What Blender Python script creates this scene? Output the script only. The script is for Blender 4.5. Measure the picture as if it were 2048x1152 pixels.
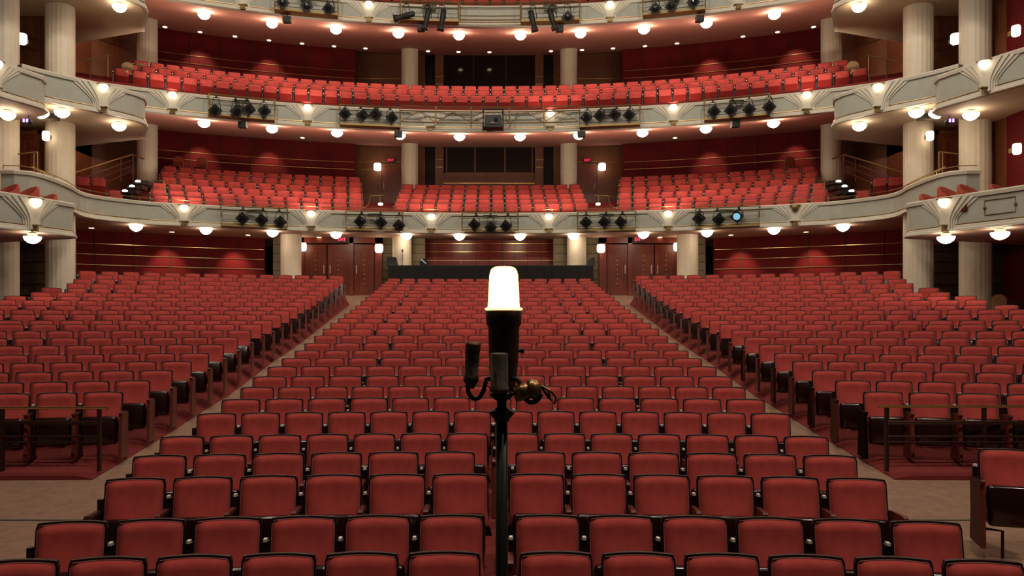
import bpy, bmesh, math, random
from mathutils import Vector, Matrix
random.seed(7)
PI = math.pi
for _o in list(bpy.data.objects):
    bpy.data.objects.remove(_o, do_unlink=True)
scene = bpy.context.scene
C = scene.collection

# ------------------------------------------------------------------ camera, world, light, exposure
F = 1538.0            # focal length in pixels of the 2048 px wide frame
VX, VY = 974.5, 642.0  # where the hall axis vanishes in the frame
CX, EYE = -0.078, 2.32  # camera position: X and height over the front floor
cam_d = bpy.data.cameras.new('camera')
cam = bpy.data.objects.new('camera', cam_d)
C.objects.link(cam)
cam.location = (CX, 0, EYE)
cam.rotation_euler = (PI/2, 0, 0)
cam_d.sensor_width = 36
cam_d.lens = F/2048*36
cam_d.shift_x = (1024-VX)/2048
cam_d.shift_y = (VY-576)/2048
cam_d.clip_start = 0.05
cam_d.clip_end = 200
scene.camera = cam
w = bpy.data.worlds.new('world')
scene.world = w
w.use_nodes = True
w.node_tree.nodes['Background'].inputs[0].default_value = (1.0, 0.72, 0.52, 1)
w.node_tree.nodes['Background'].inputs[1].default_value = 0.02
scene.view_settings.view_transform = 'Standard'
scene.view_settings.look = 'None'
scene.view_settings.gamma = 1
scene.view_settings.use_curve_mapping = False
scene.view_settings.exposure = 0.0
scene.cycles.use_denoising = True
scene.cycles.max_bounces = 6
scene.cycles.diffuse_bounces = 3
scene.cycles.glossy_bounces = 3
scene.cycles.caustics_reflective = False
scene.cycles.caustics_refractive = False
scene.cycles.sample_clamp_indirect = 4.0


def area(x, y, z, e, size=1.2, aim=None, col=(1.0, 0.85, 0.70), name='house_light'):
    l = bpy.data.lights.new(name, 'AREA')
    l.shape = 'DISK'
    l.size = size
    l.energy = e
    l.color = col
    o = bpy.data.objects.new(name, l)
    C.objects.link(o)
    o.location = (x, y, z)
    d = Vector(aim if aim else (x, y, 0)) - Vector((x, y, z))
    o.rotation_euler = d.to_track_quat('-Z', 'Y').to_euler()
    return o


# house lights in the auditorium ceiling (above the frame)
for hx in (-5, 0, 5):
    area(hx, 12, 16.0, 210, 1.0, aim=(hx*0.9, 17, 0))
for hx in (-7, 0, 7):
    area(hx, 16, 15.5, 440, 1.0, aim=(hx*1.2, 27, 7))
# lights of the proscenium bridge over the front rows
for hx, he in ((-4, 230), (1.5, 310), (7, 400)):
    area(hx, 2.5, 12.0, he, 0.5, aim=(hx*0.6, 12, 0))


# ------------------------------------------------------------------ helpers


def P(px, py, Z):
    """pixel + depth along the hall -> world point"""
    return Vector((CX+(px-VX)*Z/F, Z, EYE+(VY-py)*Z/F))


def X_(px, Z):
    return CX+(px-VX)*Z/F


def Z_(py, Z):
    return EYE+(VY-py)*Z/F


_mats = {}


def mat(name, col, rough=0.6, metal=0.0, noise=0.0, nscale=30, bump=0.0, sheen=0.0, emit=None, estr=0.0, coat=0.0, wood=False, spec=0.5, stripes=None):
    if name in _mats:
        return _mats[name]
    m = bpy.data.materials.new(name)
    m.use_nodes = True
    nt = m.node_tree
    b = nt.nodes['Principled BSDF']
    b.inputs['Base Color'].default_value = (*col, 1)
    b.inputs['Roughness'].default_value = rough
    b.inputs['Metallic'].default_value = metal
    b.inputs['Specular IOR Level'].default_value = spec
    if sheen:
        b.inputs['Sheen Weight'].default_value = sheen
        b.inputs['Sheen Roughness'].default_value = 0.4
        b.inputs['Sheen Tint'].default_value = (1, 0.45, 0.4, 1)
    if coat:
        b.inputs['Coat Weight'].default_value = coat
        b.inputs['Coat Roughness'].default_value = 0.12
    if emit:
        b.inputs['Emission Color'].default_value = (*emit, 1)
        b.inputs['Emission Strength'].default_value = estr
    if noise or bump:
        tc = nt.nodes.new('ShaderNodeTexCoord')
        mp = nt.nodes.new('ShaderNodeMapping')
        if wood:
            mp.inputs['Scale'].default_value = (6, 6, 0.5)
        n = nt.nodes.new('ShaderNodeTexNoise')
        n.inputs['Scale'].default_value = nscale
        n.inputs['Detail'].default_value = 4
        nt.links.new(tc.outputs['Object'], mp.inputs['Vector'])
        nt.links.new(mp.outputs['Vector'], n.inputs['Vector'])
        if noise:
            r = nt.nodes.new('ShaderNodeValToRGB')
            r.color_ramp.elements[0].position = 0.3
            r.color_ramp.elements[1].position = 0.7
            r.color_ramp.elements[0].color = (*[c*(1-noise) for c in col], 1)
            r.color_ramp.elements[1].color = (*[min(1, c*(1+noise)) for c in col], 1)
            nt.links.new(n.outputs['Fac'], r.inputs['Fac'])
            nt.links.new(r.outputs['Color'], b.inputs['Base Color'])
        if bump:
            bp = nt.nodes.new('ShaderNodeBump')
            bp.inputs['Strength'].default_value = bump
            bp.inputs['Distance'].default_value = 0.01
            nt.links.new(n.outputs['Fac'], bp.inputs['Height'])
            nt.links.new(bp.outputs['Normal'], b.inputs['Normal'])
    _mats[name] = m
    return m


VELVET = mat('red_velvet', (0.39, 0.054, 0.046), 0.85, noise=0.14, nscale=9, sheen=0.08, spec=0.15)
FRAME = mat('maroon_lacquer', (0.013, 0.002, 0.002), 0.45, spec=0.3)
PAN = mat('maroon_seat_pan', (0.014, 0.002, 0.002), 0.22, spec=0.5, coat=0.4)
MAHOG = mat('mahogany', (0.12, 0.022, 0.012), 0.4, noise=0.3, nscale=12, wood=True)
ARMW = mat('dark_arm_wood', (0.035, 0.007, 0.005), 0.4)
ARMCAP = mat('arm_cap_metal', (0.85, 0.75, 0.66), 0.35, metal=0.3)
CREAM = mat('cream_plaster', (0.58, 0.55, 0.45), 0.55, noise=0.04, nscale=6)
COLM = mat('column_plaster', (0.62, 0.55, 0.43), 0.5, noise=0.04, nscale=5)
GREYP = mat('grey_green_panel', (0.36, 0.37, 0.31), 0.6, noise=0.05, nscale=5)
BRASS = mat('brass', (0.75, 0.52, 0.22), 0.28, metal=1.0)
DULLBRASS = mat('dull_brass', (0.24, 0.165, 0.065), 0.5, metal=0.7)
SOFR = mat('terracotta_soffit', (0.70, 0.31, 0.235), 0.75, noise=0.05, nscale=4)
SOFP = mat('taupe_soffit', (0.46, 0.28, 0.21), 0.75, noise=0.05, nscale=4)
SOFC = mat('sand_soffit', (0.52, 0.40, 0.28), 0.75, noise=0.05, nscale=4)
REDW = mat('red_wall_panel', (0.12, 0.003, 0.004), 0.7, noise=0.25, nscale=1.2, spec=0.2)
REDW2 = mat('red_fabric_wall', (0.30, 0.012, 0.010), 0.85)
WOODW = mat('brown_wood_wall', (0.17, 0.055, 0.022), 0.45, noise=0.22, nscale=4, wood=True)
DOORW = mat('door_wood', (0.16, 0.028, 0.016), 0.38, noise=0.25, nscale=8, wood=True)
DOORG = mat('door_groove', (0.30, 0.10, 0.05), 0.4)
KHAKI = mat('khaki_block', (0.21, 0.17, 0.10), 0.7, noise=0.08, nscale=4)
DARKJ = mat('dark_joint', (0.03, 0.022, 0.014), 0.8)
BLACK = mat('matte_black', (0.010, 0.010, 0.009), 0.6)
BLACKG = mat('gloss_black', (0.012, 0.012, 0.011), 0.25)
LENS = mat('lens_dark', (0.01, 0.01, 0.012), 0.12, spec=0.7)
GREYM = mat('grey_metal', (0.16, 0.16, 0.13), 0.45, metal=0.4)
DRAPE = mat('black_drape', (0.007, 0.006, 0.005), 0.9, noise=0.3, nscale=10)
WINDOWG = mat('dark_window', (0.012, 0.009, 0.008), 0.12, spec=0.6)
AISLE = mat('aisle_carpet', (0.25, 0.145, 0.095), 0.95, noise=0.16, nscale=9)
REDC = mat('red_carpet', (0.17, 0.014, 0.012), 0.95, noise=0.12, nscale=25)
STAGEM = mat('stage_boards', (0.03, 0.025, 0.02), 0.5, noise=0.3, nscale=8)
TANV = mat('tan_upholstery', (0.42, 0.26, 0.13), 0.8, noise=0.1, nscale=20)
BOXV = mat('rust_velvet', (0.32, 0.045, 0.022), 0.85, noise=0.1, nscale=10)
LAMPM = mat('lamp_glass', (1, 0.95, 0.85), 0.4, emit=(1.0, 0.80, 0.58), estr=62)
LAMPL = mat('lamp_glass_low', (1, 0.95, 0.85), 0.4, emit=(1.0, 0.80, 0.58), estr=26)
SCONM = mat('sconce_glass', (1, 0.95, 0.85), 0.4, emit=(1.0, 0.80, 0.56), estr=5)
DOWNM = mat('downlight_glass', (1, 0.9, 0.75), 0.4, emit=(1.0, 0.72, 0.42), estr=9)
STEPM = mat('step_light_glass', (1, 1, 1), 0.4, emit=(1.0, 0.92, 0.80), estr=7)
EXITM = mat('exit_letters', (0.6, 0.02, 0.06), 0.4, emit=(1.0, 0.03, 0.12), estr=1.3)
EXITB = mat('exit_box', (0.06, 0.004, 0.008), 0.4)
GHOSTM = mat('ghost_bulb_glass', (1, 0.9, 0.7), 0.3, emit=(1.0, 0.70, 0.34), estr=22)
AMBER = mat('amber_glow_glass', (1, 0.6, 0.15), 0.3, emit=(1.0, 0.62, 0.22), estr=3.0)
JARM = mat('amber_jar_glass', (1, 0.7, 0.3), 0.3, emit=(1.0, 0.34, 0.03), estr=1.1)
_nt = JARM.node_tree
_mx = _nt.nodes.new('ShaderNodeMixShader')
_tr = _nt.nodes.new('ShaderNodeBsdfTransparent')
_mx.inputs[0].default_value = 0.55
_nt.links.new(_tr.outputs[0], _mx.inputs[1])
_nt.links.new(_nt.nodes['Principled BSDF'].outputs[0], _mx.inputs[2])
_nt.links.new(_mx.outputs[0], _nt.nodes['Material Output'].inputs['Surface'])
UVM = mat('violet_lens', (0.1, 0.05, 0.4), 0.3, emit=(0.25, 0.10, 1.0), estr=4)
BLUEM = mat('blue_lens', (0.15, 0.35, 0.5), 0.2, emit=(0.25, 0.6, 0.8), estr=0.7)
PIPE = mat('painted_pipe', (0.010, 0.011, 0.006), 0.42, spec=0.35)
OLDM = mat('old_socket', (0.07, 0.055, 0.035), 0.5, noise=0.5, nscale=60)
OLDB = mat('aged_brass', (0.30, 0.17, 0.07), 0.35, metal=0.9, noise=0.4, nscale=80)


class MB:
    """collects geometry for ONE mesh object"""

    def __init__(s):
        s.v = []
        s.f = []
        s.m = []
        s.sm = []
        s.mi = 0
        s.smooth = False

    def add(s, vs, fs, M=None):
        b = len(s.v)
        if M is not None:
            vs = [M @ Vector(v) for v in vs]
        s.v.extend([tuple(v) for v in vs])
        for f in fs:
            s.f.append(tuple(i+b for i in f))
            s.m.append(s.mi)
            s.sm.append(s.smooth)

    def box(s, c, d, M=None, bev=0):
        x, y, z = c
        a, b, h = d[0]/2, d[1]/2, d[2]/2
        vs = [(x+i*a, y+j*b, z+k*h) for i in (-1, 1) for j in (-1, 1) for k in (-1, 1)]
        fs = [(0, 1, 3, 2), (4, 6, 7, 5), (0, 4, 5, 1), (2, 3, 7, 6), (0, 2, 6, 4), (1, 5, 7, 3)]
        s.add(vs, fs, M)

    def loft(s, rings, closed=True, cap=True, M=None):
        n = len(rings[0])
        vs = [p for r in rings for p in r]
        fs = []
        for i in range(len(rings)-1):
            for j in range(n if closed else n-1):
                k = (j+1) % n
                fs.append((i*n+j, i*n+k, (i+1)*n+k, (i+1)*n+j))
        if cap and closed:
            fs.append(tuple(range(n-1, -1, -1)))
            fs.append(tuple((len(rings)-1)*n+j for j in range(n)))
        s.add(vs, fs, M)

    def lathe(s, prof, n=16, M=None, cap=True, c=(0, 0, 0)):
        rings = [[(c[0]+r*math.cos(2*PI*j/n), c[1]+r*math.sin(2*PI*j/n), c[2]+z) for j in range(n)] for r, z in prof]
        s.loft(rings, True, cap, M)

    def tube(s, pts, r, n=8, cap=True):
        pts = [Vector(p) for p in pts]
        rr = r if isinstance(r, (list, tuple)) else [r]*len(pts)
        rings = []
        up = Vector((0, 0, 1))
        for i, p in enumerate(pts):
            t = (pts[min(i+1, len(pts)-1)]-pts[max(i-1, 0)])
            if t.length < 1e-9:
                t = Vector((0, 0, 1))
            t.normalize()
            ref = up if abs(t.z) < 0.95 else Vector((1, 0, 0))
            a = t.cross(ref).normalized()
            b = t.cross(a).normalized()
            rings.append([p+(a*math.cos(2*PI*j/n)+b*math.sin(2*PI*j/n))*rr[i] for j in range(n)])
        s.loft(rings, True, cap)

    def build(s, name, mats, parent=None, loc=None):
        me = bpy.data.meshes.new(name)
        me.from_pydata(s.v, [], s.f)
        if not isinstance(mats, (list, tuple)):
            mats = [mats]
        for m in mats:
            me.materials.append(m)
        me.polygons.foreach_set('material_index', s.m)
        me.polygons.foreach_set('use_smooth', s.sm)
        me.update()
        bm = bmesh.new()
        bm.from_mesh(me)
        bmesh.ops.recalc_face_normals(bm, faces=bm.faces)
        bm.to_mesh(me)
        bm.free()
        o = bpy.data.objects.new(name, me)
        C.objects.link(o)
        if parent is not None:
            o.parent = parent
        if loc is not None:
            o.location = loc
        return o


def tag(o, label, cat, group=None, kind=None):
    if label:
        o['label'] = label
    if cat:
        o['category'] = cat
    if group:
        o['group'] = group
    if kind:
        o['kind'] = kind
    return o


def thing(name, label, cat, loc=(0, 0, 0), rz=0, group=None, kind=None):
    o = bpy.data.objects.new(name, None)
    C.objects.link(o)
    o.location = loc
    o.rotation_euler = (0, 0, rz)
    o.empty_display_size = 0.1
    return tag(o, label, cat, group, kind)


def struct(mb, name, mats, label=None, parent=None):
    o = mb.build(name, mats, parent)
    if parent is None:
        o['kind'] = 'structure'
        if label:
            o['label'] = label
    return o


def copy_tree(root, loc, rz=0, sx=1.0, label=None):
    r = root.copy()
    C.objects.link(r)
    r.location = loc
    r.rotation_euler = (0, 0, rz)
    r.scale = (sx, 1, 1)
    if label:
        r['label'] = label
    for ch in root.children:
        c = ch.copy()
        C.objects.link(c)
        c.parent = r
        for g in ch.children:
            d = g.copy()
            C.objects.link(d)
            d.parent = c
    return r


def interp(tab, x):
    if x <= tab[0][0]:
        a, b = tab[0], tab[1]
    elif x >= tab[-1][0]:
        a, b = tab[-2], tab[-1]
    else:
        for i in range(len(tab)-1):
            if tab[i][0] <= x <= tab[i+1][0]:
                a, b = tab[i], tab[i+1]
                break
    t = (x-a[0])/(b[0]-a[0])
    return a[1]+(b[1]-a[1])*t


ORD = ['first', 'second', 'third', 'fourth', 'fifth', 'sixth', 'seventh', 'eighth', 'ninth', 'tenth', 'eleventh', 'twelfth', 'thirteenth', 'fourteenth', 'fifteenth', 'sixteenth', 'seventeenth', 'eighteenth', 'nineteenth', 'twentieth']
RR = 25.0    # plan radius of the rows and of the balcony fronts
SH = 0.86    # seat height

# seat tops under eye level: (depth, drop)
CTOP = [(4.8, 1.46), (5.6, 1.427), (6.75, 1.352), (7.6, 1.30), (8.45, 1.24), (9.34, 1.10), (10.2, 1.018), (11, .93), (11.86, .84), (12.66, .737),
        (13.5, .64), (14.4, .543), (15.15, .424), (16, .296), (16.8, .164), (17.6, .04), (18.5, -.072), (19.3, -.188), (20.1, -.30), (20.9, -.42),
        (21.76, -.566), (27.6, -1.525)]
STOP = [(10.3, .944), (11.13, .8575), (11.93, .76), (12.7, .66), (13.5, .56), (14.27, .43), (15.08, .31), (15.9, .186), (16.7, .065), (17.5, -.02),
        (18.25, -.154), (19.05, -.26), (19.9, -.375), (20.6, -.51), (21.4, -.63), (22.1, -.75), (23.0, -.90), (26.6, -1.63)]


def zc(Y):
    return EYE-interp(CTOP, Y)-SH


def zs(Y):
    return EYE-interp(STOP, Y)-SH


# ------------------------------------------------------------------ FLOOR
mb = MB()
ys = [3.6+i*0.4 for i in range(67)]


def strip(mb, xf, zf, ys):
    vs, fs = [], []
    for y in ys:
        a, b = xf(y)
        vs += [(a, y, zf(y)), (b, y, zf(y))]
    for i in range(len(ys)-1):
        fs.append((2*i, 2*i+1, 2*i+3, 2*i+2))
    mb.add(vs, fs)


strip(mb, lambda y: (-20, 20), lambda y: max(0, zc(y)) if y > 5 else 0, ys)
struct(mb, 'floor', AISLE, 'tan carpet of the aisles sloping up to the rear doors')
mb = MB()
strip(mb, lambda y: (-3.55, 3.55), lambda y: (max(0, zc(y)) if y > 5 else 0)+0.012, [3.9+i*0.4 for i in range(61)])
struct(mb, 'floor_center_block', REDC, 'dark red carpet under the center seats')
# raised side platforms
for s, nm in ((-1, 'left'), (1, 'right')):
    mb = MB()
    yy = [9.45+i*0.4 for i in range(45)]
    rings = []
    for y in yy:
        zt = zs(max(y, 10.0)+0.15) if y > 10.1 else zc(y)+0.05
        zb = zc(y)-0.05
        rings.append([(s*4.93, y, zb), (s*4.93, y, min(zt, zc(y)+0.012)), (s*5.12, y, zt), (s*18, y-0.2, zt), (s*18, y-0.2, zb)])
    mb.loft(rings)
    struct(mb, 'floor_%s_block' % nm, REDC, 'red carpet platform under the %s seat block' % nm)
mb = MB()
mb.box((0, 8.17, zc(8.17)+0.004), (30, 0.03, 0.012))
struct(mb, 'trim_1', mat('joint_strip', (0.08, 0.08, 0.06), 0.5), 'thin joint strip across the floor in front of the side rails')
mb = MB()
mb.add([(4.75, 6.6, .10), (4.6, 5.2, .10), (9, 4.6, .10), (9, 8.0, .10), (6.2, 7.9, .10), (4.75, 6.6, .33-.33), (4.6, 5.2, 0), (9, 4.6, 0), (9, 8.0, 0), (6.2, 7.9, 0)],
       [(0, 1, 2, 3, 4), (5, 6, 1, 0), (6, 7, 2, 1), (9, 5, 0, 4), (8, 9, 4, 3), (7, 8, 3, 2)])
struct(mb, 'floor_front_platform', REDC, 'low red carpet platform at the lower right')
# stage under the camera
mb = MB()
mb.box((0, 0.3, 0.45), (20, 6.4, 0.9))
struct(mb, 'floor_stage', STAGEM, 'black stage boards under the ghost light')

# ------------------------------------------------------------------ SEATS


def pad_grid(nu, nv, grow=0.0, bulge=True, z0=0.40, z1=0.845):
    """front surface of the backrest; leans back; returns rows of points (front), facing -Y"""
    rows = []
    for j in range(nv+1):
        v = j/nv
        hw = 0.222+grow
        if v < 0.42:
            t = (0.42-v)/0.42
            hw += 0.022*t*t*1.3
        if v > 0.93:
            t = (v-0.93)/0.07
            hw -= 0.012*t*t
        row = []
        for i in range(nu+1):
            u = -1+2*i/nu
            z = z0-grow*0.5+(z1+grow-z0+grow*0.5)*v - 0.010*u*u*v
            lean = 0.075*((z-0.40)/0.45)
            y = lean-0.02
            if bulge:
                e = max(0, (1-abs(u)**10)*(1-abs(2*v-1)**14))
                y -= 0.046*e
                y += 0.026*max(0, 1-u*u)*math.exp(-((v-0.76)/0.30)**2)
                y -= 0.034*(1-u*u)*math.exp(-((v-0.12)/0.26)**2)
            else:
                y -= 0.012*u*u-0.014
            row.append((u*hw, y, z))
        rows.append(row)
    return rows


def slab(mb, rows, thick):
    nv, nu = len(rows), len(rows[0])
    vs = [p for r in rows for p in r]+[(p[0], p[1]+thick, p[2]) for r in rows for p in r]
    off = nv*nu
    fs = []
    for j in range(nv-1):
        for i in range(nu-1):
            a = j*nu+i
            fs.append((a, a+1, a+nu+1, a+nu))
            fs.append((off+a, off+a+nu, off+a+nu+1, off+a+1))
    for i in range(nu-1):
        fs.append((i, off+i, off+i+1, i+1))
        a = (nv-1)*nu+i
        fs.append((a, a+1, off+a+1, off+a))
    for j in range(nv-1):
        a = j*nu
        fs.append((a, a+nu, off+a+nu, off+a))
        a = j*nu+nu-1
        fs.append((a, off+a, off+a+nu, a+nu))
    mb.add(vs, fs)


def cushion(mb, c, d, r=0.03, M=None, n=2):
    """box with rounded vertical-ish edges (stack of inset rings along Y)"""
    x, y, z = c
    a, b, h = d[0]/2, d[1]/2, d[2]/2

    def ring(yy, ins):
        aa, hh = a-ins, h-ins
        pts = []
        for cx, cz, a0 in ((aa-r, hh-r, 0), (-aa+r, hh-r, 90), (-aa+r, -hh+r, 180), (aa-r, -hh+r, 270)):
            for k in range(n+1):
                t = math.radians(a0+90*k/n)
                pts.append((x+cx+r*math.cos(t), yy, z+cz+r*math.sin(t)))
        return pts
    mb.loft([ring(y-b, r*0.7), ring(y-b+r*0.3, r*0.25), ring(y-b+r*0.8, 0), ring(y+b-r*0.8, 0), ring(y+b-r*0.3, r*0.25), ring(y+b, r*0.7)], M=M)


def seat_parts(detail=True):
    """dict name -> MB ; seat at origin, pitch 0.53 wide, faces -Y"""
    P_ = {}
    nu, nv = (12, 14) if detail else (6, 6)
    m = MB()
    m.smooth = True
    slab(m, pad_grid(nu, nv), 0.03)
    P_['backrest'] = (m, VELVET)
    m = MB()
    m.smooth = False
    slab(m, pad_grid(nu if detail else 4, 14 if detail else 5, grow=0.015, bulge=False, z0=0.34), 0.03)
    P_['back_shell'] = (m, FRAME)
    m = MB()
    m.smooth = True
    T = Matrix.Rotation(math.radians(-7), 4, 'X')
    if detail:
        cushion(m, (0, -0.075, 0.355), (0.42, 0.06, 0.36), 0.04, M=T, n=3)
    else:
        m.smooth = False
        m.box((0, -0.075, 0.355), (0.42, 0.06, 0.36), M=T)
    P_['seat_cushion'] = (m, VELVET)
    m = MB()
    m.smooth = True
    if detail:
        cushion(m, (0, -0.15, 0.345), (0.41, 0.09, 0.37), 0.035, M=T, n=3)
    else:
        m.smooth = False
        m.box((0, -0.15, 0.345), (0.41, 0.09, 0.37), M=T)
    P_['seat_pan'] = (m, PAN)
    m = MB()
    m.box((-0.265, -0.02, 0.30), (0.028, 0.16, 0.58))
    m.box((-0.265, 0.045, 0.46), (0.040, 0.05, 0.46))
    m.box((-0.265, -0.05, 0.012), (0.05, 0.30, 0.024))
    if detail:
        m.box((-0.265, -0.12, 0.47), (0.024, 0.12, 0.05))
    P_['arm_stand'] = (m, FRAME)
    m = MB()
    m.smooth = detail
    if detail:
        m.loft([[(-0.265+0.024*math.cos(2*PI*k/10)*q, yy, 0.585+0.015*math.sin(2*PI*k/10)*q) for k in range(10)] for yy, q in ((-0.185, .5), (-0.178, .9), (-0.16, 1), (-0.05, 1), (0.03, .85))])
    else:
        m.box((-0.265, -0.08, 0.585), (0.045, 0.21, 0.03))
    P_['armrest'] = (m, FRAME)
    m = MB()
    m.box((-0.265, 0.030, 0.70), (0.024, 0.05, 0.020))
    P_['arm_tip'] = (m, ARMCAP)
    return P_


def end_panel_mb(sx):
    m = MB()
    pr = [(-0.27, 0.0), (-0.22, 0.56), (-0.26, 0.60), (-0.24, 0.615), (0.02, 0.60), (0.10, 0.58), (0.08, 0.30), (0.10, 0.0)]
    x0, x1 = sx*0.253, sx*0.292
    n = len(pr)
    vs = [(x0, y, z) for y, z in pr]+[(x1, y, z) for y, z in pr]
    m.add(vs, [tuple(range(n)), tuple(range(2*n-1, n-1, -1))]+[(i, (i+1) % n, n+(i+1) % n, n+i) for i in range(n)])
    return m


protoP = seat_parts(True)
pmesh = {}
proto = thing('theatre_seat', 'x', 'seat', group='red plush seats nearest the stage')
for nm in ('back_shell', 'backrest', 'seat_pan', 'seat_cushion', 'arm_stand', 'armrest'):
    m, mm = protoP[nm]
    o = m.build(nm, mm, proto)
    if nm == 'back_shell':
        t = protoP['arm_tip'][0].build('side_bracket', ARMCAP, o)
        t['label'] = 'small shiny pale bracket between the seats'
    pmesh[nm] = o
epL = end_panel_mb(-1).build('end_panel', MAHOG)
epR = end_panel_mb(1).build('end_panel', MAHOG)
end_mesh = {-1: epL.data, 1: epR.data}
bpy.data.objects.remove(epL)
bpy.data.objects.remove(epR)

_g = pad_grid(12, 14)
_e = [r[0] for r in _g]+_g[-1][1:]+[r[-1] for r in _g[::-1]][1:]
m = MB()
m.tube([(x, y-0.003, z) for x, y, z in _e], 0.0032, 5)
_p = m.build('piping', mat('rose_piping', (0.30, 0.11, 0.10), 0.6), pmesh['backrest'])
_p['label'] = 'thin paler piping around the pad'

lowP = seat_parts(False)
MASSM = [VELVET, FRAME, PAN, MAHOG, ARMCAP, mat('dark_red_pan', (0.15, 0.008, 0.006), 0.7, spec=0.1)]
MASSI = {'backrest': 0, 'back_shell': 1, 'seat_cushion': 0, 'seat_pan': 2, 'arm_stand': 1, 'armrest': 1, 'arm_tip': 4}
mass = MB()


def mass_seat(p, rz, sx=1.0, end=0, pan=2):
    M = Matrix.Translation(p) @ Matrix.Rotation(rz, 4, 'Z') @ Matrix.Diagonal((sx, 1, 1, 1))
    for nm, (m, mm) in lowP.items():
        mass.mi = pan if nm == 'seat_pan' else MASSI[nm]
        mass.smooth = nm == 'backrest'
        mass.add(m.v, m.f, M)
    if end:
        mass.mi = 3
        e = end_panel_mb(end)
        mass.add(e.v, e.f, M)


seats = []   # dict(p, rz, sx, end, block, row, idx, from)


def arcY(Z0, X, X0=0.0):
    return Z0-(X*X-X0*X0)/(2*RR)


def solveX(px, Z0):
    X = X_(px, Z0)
    for _ in range(6):
        X = X_(px, arcY(Z0, X))
    return X


centre_rows = [
    (4.8, [(-65, 970, 6), (1030, 2070, 6)]),
    (5.6, [(55, 976, 6), (1022, 1941, 6)]),
    (6.75, [(197, 984, 6), (1011, 1786, 6)]),
    (7.6, [(254, 956, 6), (1025, 1725, 6)]),
    (8.45, [(311, 981, 7), (989, 1666, 7)]),
    (9.34, [(386, 1588, 14)]), (10.2, [(436, 1537, 13)]), (11.0, [(475, 1497, 14)])]
Zr = [11.86, 12.66, 13.5, 14.4, 15.15, 16.0, 16.8, 17.6, 18.5, 19.3, 20.1, 20.9, 21.76]
Zr += [21.76+0.835*k for k in range(1, 8)]
for ri, (Z0, segs) in enumerate(centre_rows + [(z, None) for z in Zr]):
    if segs is None:
        n = 13 if ri % 2 == 0 else 14
        spans = [(-3.66, 3.66, n)]
    else:
        spans = [(solveX(a, Z0), solveX(b, Z0), n) for a, b, n in segs]
    k = 0
    tot = sum(q[2] for q in spans)
    for si, (a, b, n) in enumerate(spans):
        pw = (b-a)/n
        for i in range(n):
            X = a+pw*(i+0.5)
            end = -1 if (i == 0 and si == 0) else (1 if k == tot-1 else 0)
            seats.append(dict(X=X, Y=arcY(Z0, X), z=max(0, zc(Z0)), rz=-X/RR*-1.0*-1.0, sx=pw/0.53, end=end, block='center', row=ri, idx=k, tot=tot))
            k += 1
SR = [a[0] for a in STOP[:17]]+[23.8, 24.6, 25.4, 26.2]
for s, nm in ((-1, 'left'), (1, 'right')):
    for ri, Z0 in enumerate(SR):
        lim = 12.9 if Z0 < 20.2 else (11.9 if Z0 < 26 else 12.6)
        pw = 0.535 if ri % 2 else 0.55
        i = 0
        while True:
            X = 4.93+pw*(i+0.5)
            if X > lim:
                break
            seats.append(dict(X=s*X, Y=arcY(Z0, X, 4.9), z=zs(Z0), rz=-s*X/RR, sx=pw/0.53, end=(1 if s < 0 else -1) if i == 0 else 0, block=nm, row=ri, idx=i, tot=0))
            i += 1
ind = []
for q in seats:
    Y = q['Y']
    px = VX+(q['X']-CX)*F/Y
    py = VY-(q['z']+SH-EYE)*F/Y
    hw = 0.26*F/Y
    q['px'], q['py'] = px, py
    q['in'] = (px+hw > 6) and (px-hw < 2042) and py < 1140
    q['near'] = -500 < px < 2548
cand = sorted([q for q in seats if q['in']], key=lambda q: q['Y'])[:299]
for q in cand:
    q['sel'] = True
first = True
for q in seats:
    rz = -q['X']/RR
    if q.get('sel'):
        if q['block'] == 'center':
            lab = 'red plush seat, center block, %s row from front, %s from its left end' % (ORD[q['row']], ORD[q['idx']])
        else:
            lab = 'red plush seat, %s block, %s row from front, %s from the aisle' % (q['block'], ORD[q['row']], ORD[q['idx']])
        loc = (q['X'], q['Y'], q['z'])
        if first:
            r = proto
            r.location = loc
            r.rotation_euler = (0, 0, rz)
            r.scale = (q['sx'], 1, 1)
            r['label'] = lab
            first = False
        else:
            r = copy_tree(proto, loc, rz, q['sx'], lab)
        if q['end'] == -1:      # no bracket outside the row end
            for c_ in r.children:
                for g_ in list(c_.children):
                    if g_.name.startswith('side_bracket') and r is not proto:
                        bpy.data.objects.remove(g_)
        if q['end']:
            e = bpy.data.objects.new('end_panel', end_mesh[q['end']])
            C.objects.link(e)
            e.parent = r
            e['label'] = 'reddish brown wooden end panel'
    elif q['near']:
        mass_seat((q['X'], q['Y'], q['z']), rz, q['sx'], q['end'])
# lone angled seat cut by the right edge of the frame
lone = copy_tree(proto, P(2018, 1066, 7.1)-Vector((0, 0, 0)), math.radians(-18), 1.0, 'red plush seat alone at the lower right edge on the tan floor')
lone.location.z = zc(7.1)+0.14
e = bpy.data.objects.new('end_panel', end_mesh[-1])
C.objects.link(e)
e.parent = lone
mb = MB()
mb.tube([(-0.2, -0.05, 0.13), (-0.08, -0.10, 0.13), (-0.08, -0.10, -0.12)], 0.014, 8)
mb.build('foot_bracket', FRAME, lone)

# ------------------------------------------------------------------ balcony geometry
Yc = 3.0


def arcp(px, d):
    """point on the balcony arc (offset d behind the front) seen at pixel column px"""
    k = (px-VX)/F
    R = RR+d
    # X = CX + k*Y ; X^2+(Y-3)^2=R^2
    a = k*k+1
    b = 2*CX*k-2*Yc
    c = CX*CX+Yc*Yc-R*R
    Y = (-b+math.sqrt(b*b-4*a*c))/(2*a)
    return CX+k*Y, Y


def arcphi(phi, d, z):
    return Vector(((RR+d)*math.sin(phi), Yc+(RR+d)*math.cos(phi), z))


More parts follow.
